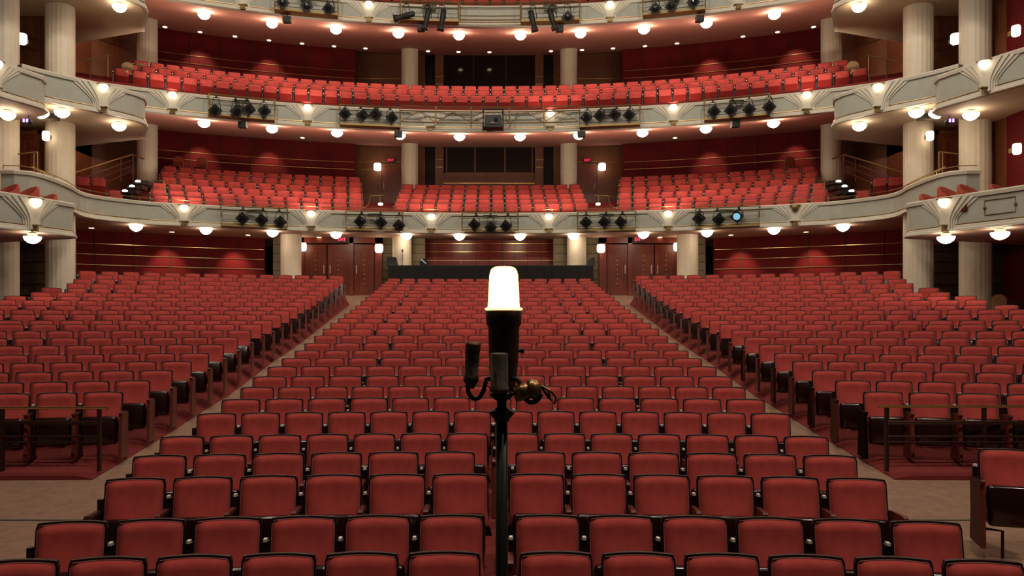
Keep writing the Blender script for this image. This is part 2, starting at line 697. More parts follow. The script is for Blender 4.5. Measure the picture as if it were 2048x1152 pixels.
def phi_px(px, d=0):
    X, Y = arcp(px, d)
    return math.atan2(X, Y-Yc)


class Path:
    """plan polyline with arclength, outward (towards stage) normals"""

    def __init__(s, pts):
        s.p = [Vector((a, b)) for a, b in pts]
        s.L = [0]
        for i in range(1, len(s.p)):
            s.L.append(s.L[-1]+(s.p[i]-s.p[i-1]).length)

    def at(s, t, off=0.0):
        t = max(0, min(s.L[-1], t))
        i = 0
        while i < len(s.L)-2 and s.L[i+1] < t:
            i += 1
        q = (t-s.L[i])/(s.L[i+1]-s.L[i])
        p = s.p[i].lerp(s.p[i+1], q)
        # smooth tangent
        def tan(j):
            a = s.p[max(0, j-1)]
            b = s.p[min(len(s.p)-1, j+1)]
            return (b-a).normalized()
        tg = tan(i).lerp(tan(i+1), q).normalized()
        n = Vector((tg.y, -tg.x))   # right hand side of travel
        return p+n*off

    def find_px(s, px):
        best, bt = 1e9, 0
        n = 800
        for i in range(n+1):
            t = s.L[-1]*i/n
            p = s.at(t)
            e = abs(VX+(p.x-CX)*F/p.y-px)
            if e < best:
                best, bt = e, t
        return bt


def catmull(pts, n=6):
    out = []
    P0 = [Vector(p) for p in pts]
    for i in range(len(P0)-1):
        a = P0[max(0, i-1)]
        b = P0[i]
        c = P0[i+1]
        d = P0[min(len(P0)-1, i+2)]
        for k in range(n):
            t = k/n
            out.append(tuple(0.5*((2*b)+(c-a)*t+(2*a-5*b+4*c-d)*t*t+(3*b-a-3*c+d)*t*t*t)))
    out.append(tuple(P0[-1]))
    return out


def sweep(mb, path, prof, step=0.35):
    """prof: list of (off, z) closed section swept along the plan path"""
    n = max(2, int(path.L[-1]/step))
    rings = []
    for i in range(n+1):
        t = path.L[-1]*i/n
        rings.append([(*path.at(t, o), z) for o, z in prof])
    mb.loft(rings)


def fan(path, t0, zb, zt, parent, flip=1):
    """stepped plaster fan rising from a narrow foot; t0 = arclength of its centre"""
    m = MB()
    H = zt-zb
    for k, (wt, wb, tk) in enumerate(((0.84, 0.23, 0.030), (0.70, 0.19, 0.062), (0.55, 0.15, 0.094), (0.40, 0.115, 0.126), (0.26, 0.08, 0.100))):
        rows = []
        nz = 14
        for j in range(nz+1):
            v = j/nz
            g = 0 if v < 0.30 else ((v-0.30)/0.70)
            g = g**1.25 if k < 3 else g**1.6
            wv = wb+(wt-wb)*g
            rows.append((wv, zb+H*v))
        for a, b in zip(rows[:-1], rows[1:]):
            pass
        nx = 8
        rings = []
        for wv, z in rows:
            fr = [(*path.at(t0-wv+2*wv*i/nx, tk), z) for i in range(nx+1)]
            bk = [(*path.at(t0+wv-2*wv*i/nx, 0.0), z) for i in range(nx+1)]
            rings.append(fr+bk)
        m.loft(rings)
    o = m.build('fan_relief', CREAM, parent)
    # bracket
    m = MB()
    c = Vector(path.at(t0, 0.11))
    m.box((c.x, c.y, zb+0.02), (0.16, 0.10, 0.14))
    m.box((c.x, c.y, zb+0.10), (0.30, 0.14, 0.03))
    b = m.build('bracket', DULLBRASS, parent)
    b['label'] = 'small dull brass bracket'
    return o


def dome_lamp(loc, label, group, r=0.21, dep=0.17, lm=None):
    t = thing('ceiling_lamp', label, 'lamp', loc, 0, group)
    m = MB()
    m.smooth = True
    m.lathe([(r, 0), (r*0.97, -dep*0.25), (r*0.82, -dep*0.55), (r*0.5, -dep*0.85), (r*0.15, -dep)], 14)
    m.build('lamp_shade', lm or LAMPM, t)
    m = MB()
    m.lathe([(r*0.55, 0.08), (r*0.55, 0.02), (r*0.8, 0.005)], 14)
    m.build('rim', CREAM, t)
    return t


_sc = [None]


def fascia_sconce(x, y, z, ang, label, lit=True, group='sconces on the balcony fronts'):
    t = thing('fascia_sconce', label, 'sconce', (x, y, z), ang, group)
    m = MB()
    m.smooth = True
    m.lathe([(0.03, -0.13), (0.085, -0.09), (0.115, -0.02), (0.12, 0.05), (0.10, 0.07)], 12)
    m.build('lamp_shade', SCONM if lit else DULLBRASS, t)
    m = MB()
    m.box((0, 0.06, 0.085), (0.34, 0.2, 0.03))
    m.box((0, 0.10, 0.0), (0.10, 0.06, 0.16))
    m.build('bracket', DULLBRASS, t)
    return t


def tier_fascia(name, label, path, zb, zt, fans, lit, tname, rail=0.0, fancy=True):
    """parapet with panel surface, cornice bands, fans; fans = list of arclengths"""
    root = thing(name, label, 'balcony front', (0, 0, 0), kind='structure')
    m = MB()
    sweep(m, path, [(0, zb+0.02), (0, zt-0.02), (-0.14, zt-0.02), (-0.14, zb+0.02)])
    m.build('panel_face', GREYP, root)
    H = zt-zb
    m = MB()
    sweep(m, path, [(0.05, zt-0.11), (0.07, zt-0.03), (0.05, zt), (-0.18, zt), (-0.18, zt-0.11)])
    m.build('top_band', CREAM, root)
    m = MB()
    sweep(m, path, [(0.03, zb+0.12), (0.06, zb+0.10), (0.06, zb+0.05), (0.09, zb+0.03), (0.09, zb-0.02), (-0.14, zb-0.02), (-0.14, zb+0.12)])
    m.build('bottom_band', CREAM, root)
    m = MB()
    sweep(m, path, [(0.045, zb+0.135), (0.045, zb+0.15), (0.0, zb+0.15), (0.0, zb+0.135)])
    b = m.build('brass_bead', BRASS, root)
    if fancy:
        for t0 in fans:
            fan(path, t0, zb+0.03, zt-0.06, root)
    if rail:
        m = MB()
        n = int(path.L[-1]/0.5)
        pts = [(*path.at(path.L[-1]*i/n, -0.10), zt+rail) for i in range(n+1)]
        m.tube(pts, 0.011, 6)
        for i in range(0, n+1, 4):
            p = path.at(path.L[-1]*i/n, -0.10)
            m.tube([(p.x, p.y, zt-0.01), (p.x, p.y, zt+rail)], 0.012, 6)
        m.build('handrail', DULLBRASS, root)
    return root


ZE = EYE
T1b, T1t = ZE+3.20, ZE+3.93
T2b, T2t = ZE+6.90, ZE+7.65
T3b, T3t = ZE+10.72, ZE+11.46


def arc_pts(x0, x1, d=0, n=24):
    out = []
    a0 = math.asin(x0/(RR+d))
    a1 = math.asin(x1/(RR+d))
    for i in range(n+1):
        a = a0+(a1-a0)*i/n
        out.append(((RR+d)*math.sin(a), Yc+(RR+d)*math.cos(a)))
    return out


def mir(pts):
    return [(-x, y) for x, y in pts]


# main balcony fronts.  travel left -> right, outward normal towards the stage
sw = catmull([(-12.72, 19.98), (-12.4, 19.98), (-12.12, 20.12), (-12.0, 20.55), (-12.05, 21.4), (-12.2, 22.4), (-12.42, 23.3), (-12.3, 24.1), (-11.6, 25.0)], 5)
main1 = Path(sw+arc_pts(-11.2, 11.2)[0:]+mir(sw)[::-1])
main2 = Path(arc_pts(-12.6, 12.6))
main3 = Path(arc_pts(-12.6, 12.6))
fr1 = [main1.find_px(x) for x in (367, 622, 863, 1098, 1337, 1592)]
fr2 = [main2.find_px(x) for x in (344, 614, 860, 979, 1100, 1347, 1613)]
fr3 = [main3.find_px(x) for x in (485, 737, 1221, 1477)]
tier_fascia('balcony_parapet', 'cream and grey parapet of the lowest balcony tier', main1, T1b, T1t, fr1, None, 'lowest', rail=0.13)
tier_fascia('balcony_parapet', 'cream and grey parapet of the middle balcony tier with brass truss', main2, T2b, T2t, fr2, None, 'middle', rail=0.10)
tier_fascia('balcony_parapet', 'cream and grey parapet of the top balcony tier at the picture top', main3, T3b, T3t, fr3, None, 'top', rail=0.10)

nth = ['leftmost', 'second from left', 'third from left', 'fourth from left', 'fifth from left', 'sixth from left', 'seventh from left', 'eighth from left', 'ninth from left', 'tenth from left', 'eleventh from left', 'twelfth from left', 'thirteenth from left']


UP = []


def put_sconces(path, ts, zt, tname, unlit=()):
    for i, t0 in enumerate(ts):
        p = path.at(t0, 0.19)
        q = path.at(t0, 0)
        ang = math.atan2((p-q).x, -(p-q).y)
        if i not in unlit and tname != 'top':
            q2 = path.at(t0, -2.5)
            UP.append((p.x, p.y, zt+0.12, q2.x, q2.y, zt+3.0))
        fascia_sconce(p.x, p.y, zt-0.15, ang, ('unlit brass fixture on the %s balcony front, %s' if i in unlit else 'glowing glass sconce on the %s balcony front, %s') % (tname, nth[i]), lit=i not in unlit)


put_sconces(main1, fr1, T1t, 'lowest', unlit=(5,))
put_sconces(main2, [fr2[0], fr2[1], fr2[4], fr2[5], fr2[6]], T2t, 'middle')
put_sconces(main3, [fr3[1], fr3[2]], T3t, 'top')

# side boxes
box_def = {
    'low': ([(-12.6, 15.6), (-11.9, 17.4), (-11.4, 18.4), (-11.02, 19.35), (-10.85, 19.8), (-10.88, 20.1), (-11.1, 20.35), (-11.5, 20.5), (-11.95, 20.6)], ZE+2.20, ZE+3.05, [62], 'lowest'),
    'midb': ([(-12.45, 20.4), (-12.0, 21.1), (-11.3, 21.9), (-10.85, 22.5), (-10.58, 22.95), (-10.5, 23.3), (-10.62, 23.7), (-11.0, 24.4), (-11.4, 25.2)], ZE+5.98, ZE+6.82, [201], 'middle'),
    'mida': ([(-13.4, 16.6), (-12.6, 18.2), (-12.15, 19.3), (-11.93, 19.9), (-11.82, 20.25), (-11.9, 20.55), (-12.15, 20.8), (-12.5, 21.0)], ZE+5.60, ZE+6.46, [-16], 'middle'),
    'top': ([(-12.45, 20.4), (-12.0, 21.1), (-11.3, 21.9), (-10.85, 22.5), (-10.58, 22.95), (-10.5, 23.3), (-10.62, 23.7), (-11.0, 24.4), (-11.4, 25.2)], ZE+9.5, ZE+10.3, [], 'top'),
    'topa': ([(-13.4, 16.6), (-12.6, 18.2), (-12.15, 19.3), (-11.93, 19.9), (-11.82, 20.25), (-11.9, 20.55), (-12.15, 20.8), (-12.5, 21.0)], ZE+9.5, ZE+10.3, [], 'top'),
}
boxpaths = {}
boxroots = {}
for key, (pts, zb, zt, fans, tn) in box_def.items():
    for s, side in ((-1, 'left'), (1, 'right')):
        c = catmull(pts, 6)
        if s > 0:
            c = mir(c)[::-1]
        pth = Path(c)
        boxpaths[key, s] = (pth, zb, zt)
        fx = [pth.find_px(x if s < 0 else 2*979+(-x)+ (4 if key != 'low' else 2)) for x in fans]
        which = {'low': 'lowest', 'midb': 'middle, set back,', 'mida': 'middle, nearer the stage,', 'top': 'topmost rear', 'topa': 'topmost front'}[key]
        boxroots[key, s] = tier_fascia('box_parapet', 'cream curved parapet of the %s box at the %s side' % (which, side), pth, zb, zt, fx, None, tn, rail=0)
        for t0 in fx:
            p = pth.at(t0, 0.19)
            q = pth.at(t0, 0)
            ang = math.atan2((p-q).x, -(p-q).y)
            fascia_sconce(p.x, p.y, zt-0.15, ang, 'glowing glass sconce on the %s %s side box' % (which.replace(',', ''), side))
        # soffit + deck slab of the box
        m = MB()
        top, bot = [], []
        n = 40
        ring = [pth.at(pth.L[-1]*i/n, -0.02) for i in range(n+1)]
        outer = Vector((s*15.4, ring[-1].y if s < 0 else ring[0].y))
        if s < 0:
            ring = ring+[Vector((-15.4, ring[-1].y+1.5)), Vector((-15.4, ring[0].y))]
        else:
            ring = [Vector((15.4, ring[0].y+1.5))]+ring+[Vector((15.4, ring[-1].y))]
        k = len(ring)
        vs = [(p.x, p.y, zb-0.03) for p in ring]+[(p.x, p.y, zb+0.12) for p in ring]
        m.add(vs, [tuple(range(k)), tuple(range(2*k-1, k-1, -1))]+[(i, (i+1) % k, k+(i+1) % k, k+i) for i in range(k)])
        struct(m, 'ceiling_box', SOFC if key != 'low' else SOFP, 'sand coloured underside of the %s box at the %s side' % (which.replace(',', ''), side))


# access hatch on the lowest right box front
_p, _zb, _zt = boxpaths['low', 1]
_ta, _tb = _p.find_px(1970), _p.find_px(2032)
m = MB()
m.tube([(*_p.at(t, 0.012), z) for t, z in ((_ta, _zb+0.28), (_ta, _zb+0.62), (_tb, _zb+0.62), (_tb, _zb+0.28), (_ta, _zb+0.28))], 0.012, 4)
for t in (_ta, _tb):
    q = _p.at(t, 0.02)
    m.add([(q.x, q.y, _zb+0.52), (q.x-0.05, q.y-0.02, _zb+0.45), (q.x, q.y, _zb+0.38), (q.x+0.05, q.y-0.02, _zb+0.45), (q.x, q.y-0.04, _zb+0.45)], [(0, 1, 4), (1, 2, 4), (2, 3, 4), (3, 0, 4)])
_o = m.build('hatch', DULLBRASS, boxroots['low', 1])
_o['label'] = 'outlined access hatch with two pointed ornaments'

# soffits / decks
def soffit(z0, z1, D, matl, name, label, xlim=14.9, d0=-0.02, thick=0.12, dn=8):
    m = MB()
    rings = []
    n = 40
    a1 = math.asin(min(0.98, xlim/RR))
    for i in range(n+1):
        a = -a1+2*a1*i/n
        r = []
        for j in range(dn+1):
            d = d0+(D-d0)*j/dn
            r.append(tuple(arcphi(a, d, z0+(z1-z0)*(j/dn))))
        for j in range(dn, -1, -1):
            d = d0+(D-d0)*j/dn
            r.append(tuple(arcphi(a, d, z0+(z1-z0)*(j/dn)+thick)))
        rings.append(r)
    m.loft(rings)
    return struct(m, name, matl, label)


m = MB()
ring = [main1.at(main1.L[-1]*i/120, -0.02) for i in range(121)]
ring = [Vector((-18, 20.0))]+ring+[Vector((18, 20.0)), Vector((18, 33)), Vector((-18, 33))]
k = len(ring)
m.add([(p.x, p.y, T1b) for p in ring]+[(p.x, p.y, T1b+0.12) for p in ring], [tuple(range(k)), tuple(range(2*k-1, k-1, -1))]+[(i, (i+1) % k, k+(i+1) % k, k+i) for i in range(k)])
struct(m, 'ceiling_under_balcony', SOFP, 'taupe ceiling under the lowest balcony')
soffit(T2b+0.02, T2b+1.22, 8.0, SOFR, 'ceiling_under_balcony', 'terracotta ceiling under the middle balcony', xlim=14.5)
soffit(T3b+0.02, T3b+1.70, 8.0, SOFR, 'ceiling_under_balcony', 'terracotta ceiling under the top balcony', xlim=14.5)


# stepped decks
def deck(rows, name, label, xlim, zbase):
    """rows: list of (d_start, z)"""
    m = MB()
    n = 32
    a1 = math.asin(xlim/RR)
    prof = []
    for i, (d, z) in enumerate(rows):
        if i:
            prof.append((d, rows[i-1][1]))
        prof.append((d, z))
    prof.append((8.2, rows[-1][1]))
    prof.append((8.2, rows[-1][1]-0.12))
    prof.append((rows[-1][0], rows[-1][1]-0.12))
    prof.append((0.05, rows[0][1]-0.12))
    rings = []
    for i in range(n+1):
        a = -a1+2*a1*i/n
        rings.append([tuple(arcphi(a, d, z)) for d, z in prof])
    m.loft(rings)
    struct(m, name, REDC, label)


T1rows = [(1.3, 4.477), (2.15, 4.78), (3.0, 5.12), (3.9, 5.455), (4.75, 5.80)]
T2rows = [(1.3, 8.61), (2.2, 9.07), (3.1, 9.52)]
T3rows = [(1.3, 12.35), (2.2, 12.8), (3.1, 13.3), (4.0, 13.8)]
T1side = [(.9, 4.32), (1.75, 4.655), (2.6, 5.02), (3.45, 5.405), (4.3, 5.77), (5.1, 6.12)]
deck([(0.05, ZE+T1rows[0][1]-SH)]+[(d-0.32, ZE+h-SH) for d, h in T1rows[1:]], 'floor_lowest_balcony', 'stepped red carpet deck of the lowest balcony', 14.0, T1b-0.05)
deck([(0.05, ZE+T2rows[0][1]-SH)]+[(d-0.32, ZE+h-SH) for d, h in T2rows[1:]], 'floor_middle_balcony', 'stepped red carpet deck of the middle balcony', 14.0, T2b+0.15)
deck([(0.05, ZE+T3rows[0][1]-SH)]+[(d-0.32, ZE+h-SH) for d, h in T3rows[1:]], 'floor_top_balcony', 'red carpet deck of the top balcony', 14.0, T3b+0.3)


def bal_row(d, h, px0, px1, off=0.0, s=0.54):
    a0, a1 = phi_px(px0, d), phi_px(px1, d)
    L = (a1-a0)*(RR+d)
    n = max(1, int(round(L/s)))
    for i in range(n):
        a = a0+(a1-a0)*(i+0.5)/n
        p = arcphi(a, d, ZE+h-SH)
        mass_seat(p, -a, L/n/0.53, -1 if i == 0 else (1 if i == n-1 else 0), pan=5)


for k, (d, h) in enumerate(T1rows):
    j = k*5
    bal_row(d, h, 790+k*4-3, 1175-k*4+3)
for k, (d, h) in enumerate(T1side):
    bal_row(d, h, (304, 300, 302, 322, 319, 325)[k], 727-k, s=0.56)
    bal_row(d, h, 1234+k, 1957-(304, 300, 302, 322, 319, 325)[k], s=0.56)
for k, (d, h) in enumerate(T2rows):
    bal_row(d, h, 226+k*20, 1738-k*20, s=0.54)
bal_row(1.3, 12.35, 640, 1320)
# a few seats behind the sweep of the lowest balcony
for s in (-1, 1):
    for px_, Y, py_ in ((165, 24.9, 352), (196, 25.3, 354), (231, 25.6, 380)):
        mass_seat((X_(px_ if s < 0 else 1957-px_, Y), Y, Z_(py_, Y)-SH), -s*0.6, pan=5)
mo = mass.build('theatre_seats', MASSM)
tag(mo, 'remaining red plush seats filling the rear rows and both balcony tiers', 'seats', kind='stuff')

# ------------------------------------------------------------------ columns


def column(px, Z, r, z0, z1, label, flutes=20):
    m = MB()
    X = X_(px, Z)
    n = flutes*4
    rings = []
    for z in (z0, z1):
        ring = []
        for j in range(n):
            a = 2*PI*j/n
            rr = r*(1-0.018*(0.5-0.5*math.cos(2*PI*(j % 4)/4)))
            ring.append((X+rr*math.cos(a), Z+rr*math.sin(a), z))
        rings.append(ring)
    m.loft(rings)
    o = struct(m, 'column', COLM, label)
    return o


for s, side in ((-1, 'left'), (1, 'right')):
    def q(x):
        return x if s < 0 else 1957-x
    column(q(120.5), 23.2, 0.41, ZE-1.0, ZE+12.6, 'tall cream fluted column behind the %s boxes, second from the %s edge' % (side, side))
    column(q(6.5), 21.6, 0.40, ZE-1.2, ZE+12.6, 'tall cream fluted column nearest the %s edge' % side)
    column(q(294.5), 30.2, 0.385, ZE+5.2, ZE+12.2, 'cream fluted column at the outer end of the %s balcony seats' % side)
    column(q(582), 28.6, 0.385, ZE+0.6, ZE+3.3, 'cream fluted column beside the %s rear doors at ground level' % side)
    column(q(804), 29.25, 0.365, ZE+0.6, ZE+3.3, 'cream fluted column behind the %s end of the draped booth' % side)
    column(q(819.5), 34.2, 0.37, ZE+5.3, ZE+12.4, 'cream fluted column beside the %s side of the balcony control windows' % side)

# ------------------------------------------------------------------ back walls


def fbox(mb, px0, px1, py0, py1, Z, dep=0.1, out=0.0):
    a = P(px0, py1, Z)
    b = P(px1, py0, Z)
    mb.box(((a.x+b.x)/2, Z-out+dep/2, (a.z+b.z)/2), (abs(b.x-a.x), dep, abs(b.z-a.z)))


def curvewall(mb, x0, x1, d, z0, z1, thick=0.1, n=16):
    a0, a1 = math.asin(x0/(RR+d)), math.asin(x1/(RR+d))
    rings = []
    for i in range(n+1):
        a = a0+(a1-a0)*i/n
        rings.append([tuple(arcphi(a, d, z0)), tuple(arcphi(a, d, z1)), tuple(arcphi(a, d+thick, z1)), tuple(arcphi(a, d+thick, z0))])
    mb.loft(rings)


def strips(mb, x0, x1, d, zs_, h=0.016):
    for z in zs_:
        curvewall(mb, x0, x1, d-0.025, z-h/2, z+h/2, 0.05, 14)


for s, side in ((-1, 'left'), (1, 'right')):
    sgn = s

    def xr(a, b):
        return (min(s*a, s*b), max(s*a, s*b))
    # ground floor red wall
    m = MB()
    curvewall(m, *xr(8.65, 14.9), 3.05, ZE-0.6, T1b+0.1)
    struct(m, 'wall_%s' % side, REDW, 'deep red panel wall with brass strips at the %s rear of the ground floor' % side)
    m = MB()
    strips(m, *xr(8.7, 14.8), 3.05, [ZE+a for a in (2.75, 2.37, 2.0, 1.64, 1.28)])
    struct(m, 'trim_2' if s < 0 else 'trim_3', BRASS, 'brass strips on the %s red wall of the ground floor' % side)
    m = MB()
    for k in range(5):
        X = s*(9.6+k*1.1)
        a = math.asin(X/(RR+3.05))
        p = arcphi(a, 3.03, 0)
        m.box((p.x, p.y, ZE+1.4), (0.015, 0.03, 3.8), )
    struct(m, 'trim_4' if s < 0 else 'trim_5', DARKJ, 'upright joints of the %s red wall' % side)
    # balcony level walls
    for lv, (z0, z1, st) in enumerate(((ZE+4.6, ZE+8.4, (7.19, 6.86)), (ZE+8.3, ZE+12.6, (11.32, 10.98)))):
        nm = ('lowest', 'middle')[lv]
        m = MB()
        curvewall(m, *xr(6.05, 14.2), 7.4, z0, z1)
        struct(m, 'wall_%s' % side, REDW, 'deep red curved wall behind the %s seats of the %s balcony' % (side, nm))
        m = MB()
        strips(m, *xr(6.1, 14.1), 7.4, [ZE+a for a in st])
        struct(m, 'trim_6', BRASS, 'pair of brass strips on the %s red wall of the %s balcony' % (side, nm))
        # joints
        m = MB()
        for k in range(7):
            X = s*(7.0+k*1.15)
            a = math.asin(X/(RR+7.4))
            p = arcphi(a, 7.385, 0)
            m.box((p.x, p.y, (z0+z1)/2), (0.015, 0.03, z1-z0))
        struct(m, 'trim_7', DARKJ, 'upright joints of the %s red wall of the %s balcony' % (side, nm))
        # wood side walls near the columns
        m = MB()
        pl = [(-15.3, 14.0), (-15.3, 25.0), (-15.3, 29.6), (-14.0, 31.9)]
        if s > 0:
            pl = mir(pl)
        for a, b in zip(pl[:-1], pl[1:]):
            m.add([(a[0], a[1], z0-2), (b[0], b[1], z0-2), (b[0], b[1], z1), (a[0], a[1], z1),
                   (a[0]+s*.1, a[1], z0-2), (b[0]+s*.1, b[1], z0-2), (b[0]+s*.1, b[1], z1), (a[0]+s*.1, a[1], z1)],
                  [(0, 1, 2, 3), (7, 6, 5, 4), (3, 2, 6, 7), (0, 4, 5, 1), (0, 3, 7, 4), (1, 5, 6, 2)])
        struct(m, 'wall_%s' % side, WOODW, 'brown wood side wall of the %s balcony at the %s side' % (nm, side))
        m = MB()
        for hz in (st[0]-0.05, st[1]-0.05):
            for a, b in zip(pl[:-1], pl[1:]):
                m.tube([(a[0]-s*.02, a[1], ZE+hz), (b[0]-s*.02, b[1], ZE+hz)], 0.014, 4)
        struct(m, 'trim_8', BRASS, 'brass strips on the wood side wall of the %s balcony at the %s side' % (nm, side))
        # red side panel
        m = MB()
        ya, yb = (26.6, 28.2) if lv == 0 else (25.2, 27.6)
        m.box((s*15.24, (ya+yb)/2, (z0+z1)/2-0.6), (0.05, yb-ya, z1-z0-0.4))
        struct(m, 'wall_%s_panel' % side, REDW2, 'red panel in the side wall of the %s balcony at the %s side' % (nm, side))

# ground floor khaki stone walls and centre
for s, side in ((-1, 'left'), (1, 'right')):
    m = MB()
    m.mi = 0
    m.box((s*16.3, 26.9, ZE+1.2), (3.6, 0.2, 4.4))
    m.mi = 1
    for z in (3.28, 2.62, 2.43, 2.05, 1.67, 1.28, 0.9, .52):
        m.box((s*16.3, 26.79, ZE+z), (3.6, 0.03, 0.03))
    struct(m, 'wall_%s' % side, [KHAKI, DARKJ], 'khaki block wall between the %s front columns at ground level' % side)
    m = MB()
    m.box((s*18.0, 20, ZE+1.2), (0.2, 14, 4.4))
    struct(m, 'wall_%s' % side, REDW, 'red wall beyond the %s columns at ground level' % side)


def fq(x, s, c=1957):
    return x if s < 0 else c-x


m = MB()
m.mi = 0
for s in (-1, 1):
    a, b = sorted((fq(760, s), fq(850, s)))
    fbox(m, a, b, 470, 600, 29.75, 0.2)
    a, b = sorted((fq(546, s), fq(606, s)))
    fbox(m, a, b, 470, 600, 29.75, 0.2)
m.mi = 1
for s in (-1, 1):
    for y in (489, 507, 524, 541, 558, 575):
        for pa, pb in ((762, 849), (547, 604)):
            a, b = sorted((fq(pa, s), fq(pb, s)))
            fbox(m, a, b, y-0.5, y+0.5, 29.75, 0.03, out=0.01)
struct(m, 'wall_back', [KHAKI, DARKJ], 'khaki block wall around the ground floor rear columns')
m = MB()
fbox(m, 847, 1110, 470, 580, 30.4, 0.2)
struct(m, 'wall_back_center', mat('red_brown_panel', (0.20, 0.018, 0.012), 0.32, noise=0.2, nscale=3), 'red brown panelled wall behind the draped booth')
m = MB()
for y in (487, 503.5, 521):
    fbox(m, 848, 1109, y-0.6, y+0.6, 30.38, 0.03)
struct(m, 'trim_9', BRASS, 'brass strips on the wall behind the draped booth')
m = MB()
for x in (876, 902, 928, 953, 979, 1005, 1030, 1055, 1082):
    fbox(m, x-0.5, x+0.5, 472, 560, 30.39, 0.03)
struct(m, 'trim_10', DARKJ, 'upright joints of the wall behind the draped booth')

# balcony level centre walls
for lv in (0, 1):
    nm = ('lowest', 'middle')[lv]
    m = MB()
    m.mi = 0
    y0, y1 = ((270, 420), (75, 215))[lv]
    for s in (-1, 1):
        a, b = sorted((fq(700, s), fq(850, s)))
        fbox(m, a, b, y0, y1, 36.0, 0.2)
        a, b = sorted((fq(870, s), fq(887, s)))
        fbox(m, a, b, y0, y1, 35.7, 0.3)
    m.mi = 1
    fbox(m, 836, 1122, y0, y1, 36.6, 0.2)
    struct(m, 'wall_back', [WOODW, mat('dark_wall', (0.012, 0.004, 0.004), 0.5)], 'brown wood and dark rear wall of the %s balcony' % nm)
    if lv == 0:
        m = MB()
        fbox(m, 883, 1075, 346, 410, 35.8, 0.2)
        fbox(m, 883, 1075, 284, 292, 35.8, 0.2)
        struct(m, 'wall_back_panel', WOODW, 'brown wood panel under the control room window of the lowest balcony')
    # control windows
    wd = thing('window_%d' % (lv+1), 'dark control room window at the centre of the %s balcony' % nm, None, kind='structure')
    ya, yb = ((291, 346), (100, 172))[lv]
    g = MB()
    fbox(g, 893 if lv == 0 else 887, 1065 if lv == 0 else 1072, ya, yb, 35.9, 0.03)
    g.build('pane', WINDOWG, wd)
    g = MB()
    for x in ((893, 950, 1010, 1065) if lv == 0 else (887, 947, 1012, 1072)):
        fbox(g, x-1.2, x+1.2, ya, yb, 35.88, 0.06)
    fbox(g, 893, 1065, ya-1, ya+1, 35.88, 0.06)
    fbox(g, 893, 1065, yb-1, yb+1, 35.88, 0.06)
    g.build('window_frame', WOODW if lv == 0 else DARKJ, wd)
    m = MB()
    ys_ = ((319, 334), (153, 168))[lv]
    for s in (-1, 1):
        for y in ys_:
            a, b = sorted((fq(838, s), fq(852, s)))
            fbox(m, a, b, y-0.7, y+0.7, 36.5, 0.05)
            a, b = sorted((fq(871, s), fq(886, s)))
            fbox(m, a, b, y-0.7, y+0.7, 35.66, 0.05)
            a, b = sorted((fq(715, s), fq(800, s)))
            fbox(m, a, b, y+4, y+5, 35.97, 0.05)
    if lv == 0:
        fbox(m, 884, 1074, 365.6, 367, 35.76, 0.05)
    struct(m, 'trim_11', BRASS, 'brass strips on the rear wall of the %s balcony' % nm)


# doors -------------------------------------------------------------
def door_leaf(parent, px0, px1, py0, py1, Z, handle=0, diamonds=True):
    m = MB()
    fbox(m, px0, px1, py0, py1, Z, 0.08)
    o = m.build('door_leaf', DOORW, parent)
    m = MB()
    w_, h_ = px1-px0, py1-py0
    k = 0
    t = 0.45
    st = w_/13
    for k in range(1, 6):
        i = k*st
        for (a, b, c, d) in ((px0+i-t/2, px0+i+t/2, py0+i, py1-i), (px1-i-t/2, px1-i+t/2, py0+i, py1-i), (px0+i, px1-i, py0+i-t/2, py0+i+t/2), (px0+i, px1-i, py1-i-t/2, py1-i+t/2)):
            fbox(m, a, b, c, d, Z, 0.03, out=0.015)
    g = m.build('inlay', DOORG, o)
    g['label'] = 'nested rectangular raised lines'
    if diamonds:
        m = MB()
        cx = (px0+px1)/2
        for j in range(7):
            c = P(cx, py0+h_*(0.22+0.09*j), Z-0.02)
            e = 0.045
            m.add([(c.x-e*.7, c.y, c.z), (c.x, c.y, c.z-e), (c.x+e*.7, c.y, c.z), (c.x, c.y, c.z+e), (c.x, c.y-0.02, c.z)], [(0, 1, 4), (1, 2, 4), (2, 3, 4), (3, 0, 4)])
        g = m.build('diamond_studs', mat('pale_wood_inlay', (0.5, 0.22, 0.12), 0.4), o)
    if handle:
        m = MB()
        hx = px0+w_*0.12 if handle < 0 else px1-w_*0.12
        a, b = P(hx, py0+h_*0.40, Z-0.07), P(hx, py0+h_*0.56, Z-0.07)
        m.tube([a, b], 0.016, 6)
        m.build('handle', ARMCAP, o)
    return o


EXN = [0]


def exit_sign(px, py, Z, label):
    t = thing('exit_sign', label, 'sign', P(px, py, Z), 0, 'exit signs')
    m = MB()
    m.box((0, 0, 0), (0.34, 0.08, 0.20))
    m.build('sign_box', EXITB, t)
    m = MB()
    st = {'E': [(0, 0, 0, 1), (0, 1, 1, 1), (0, .5, .8, .5), (0, 0, 1, 0)], 'X': [(0, 0, 1, 1), (0, 1, 1, 0)], 'I': [(.5, 0, .5, 1)], 'T': [(0, 1, 1, 1), (.5, 0, .5, 1)]}
    for i, ch in enumerate('EXIT'):
        ox = (-0.135, -0.062, 0.005, 0.072)[i]
        for xa, za, xb, zb in st[ch]:
            m.tube([(ox+xa*.06, -0.043, -0.055+za*.11), (ox+xb*.06, -0.043, -0.055+zb*.11)], 0.010, 5)
    o = m.build('letters', EXITM, t)
    o['label'] = 'red glowing letters EXIT'
    return t


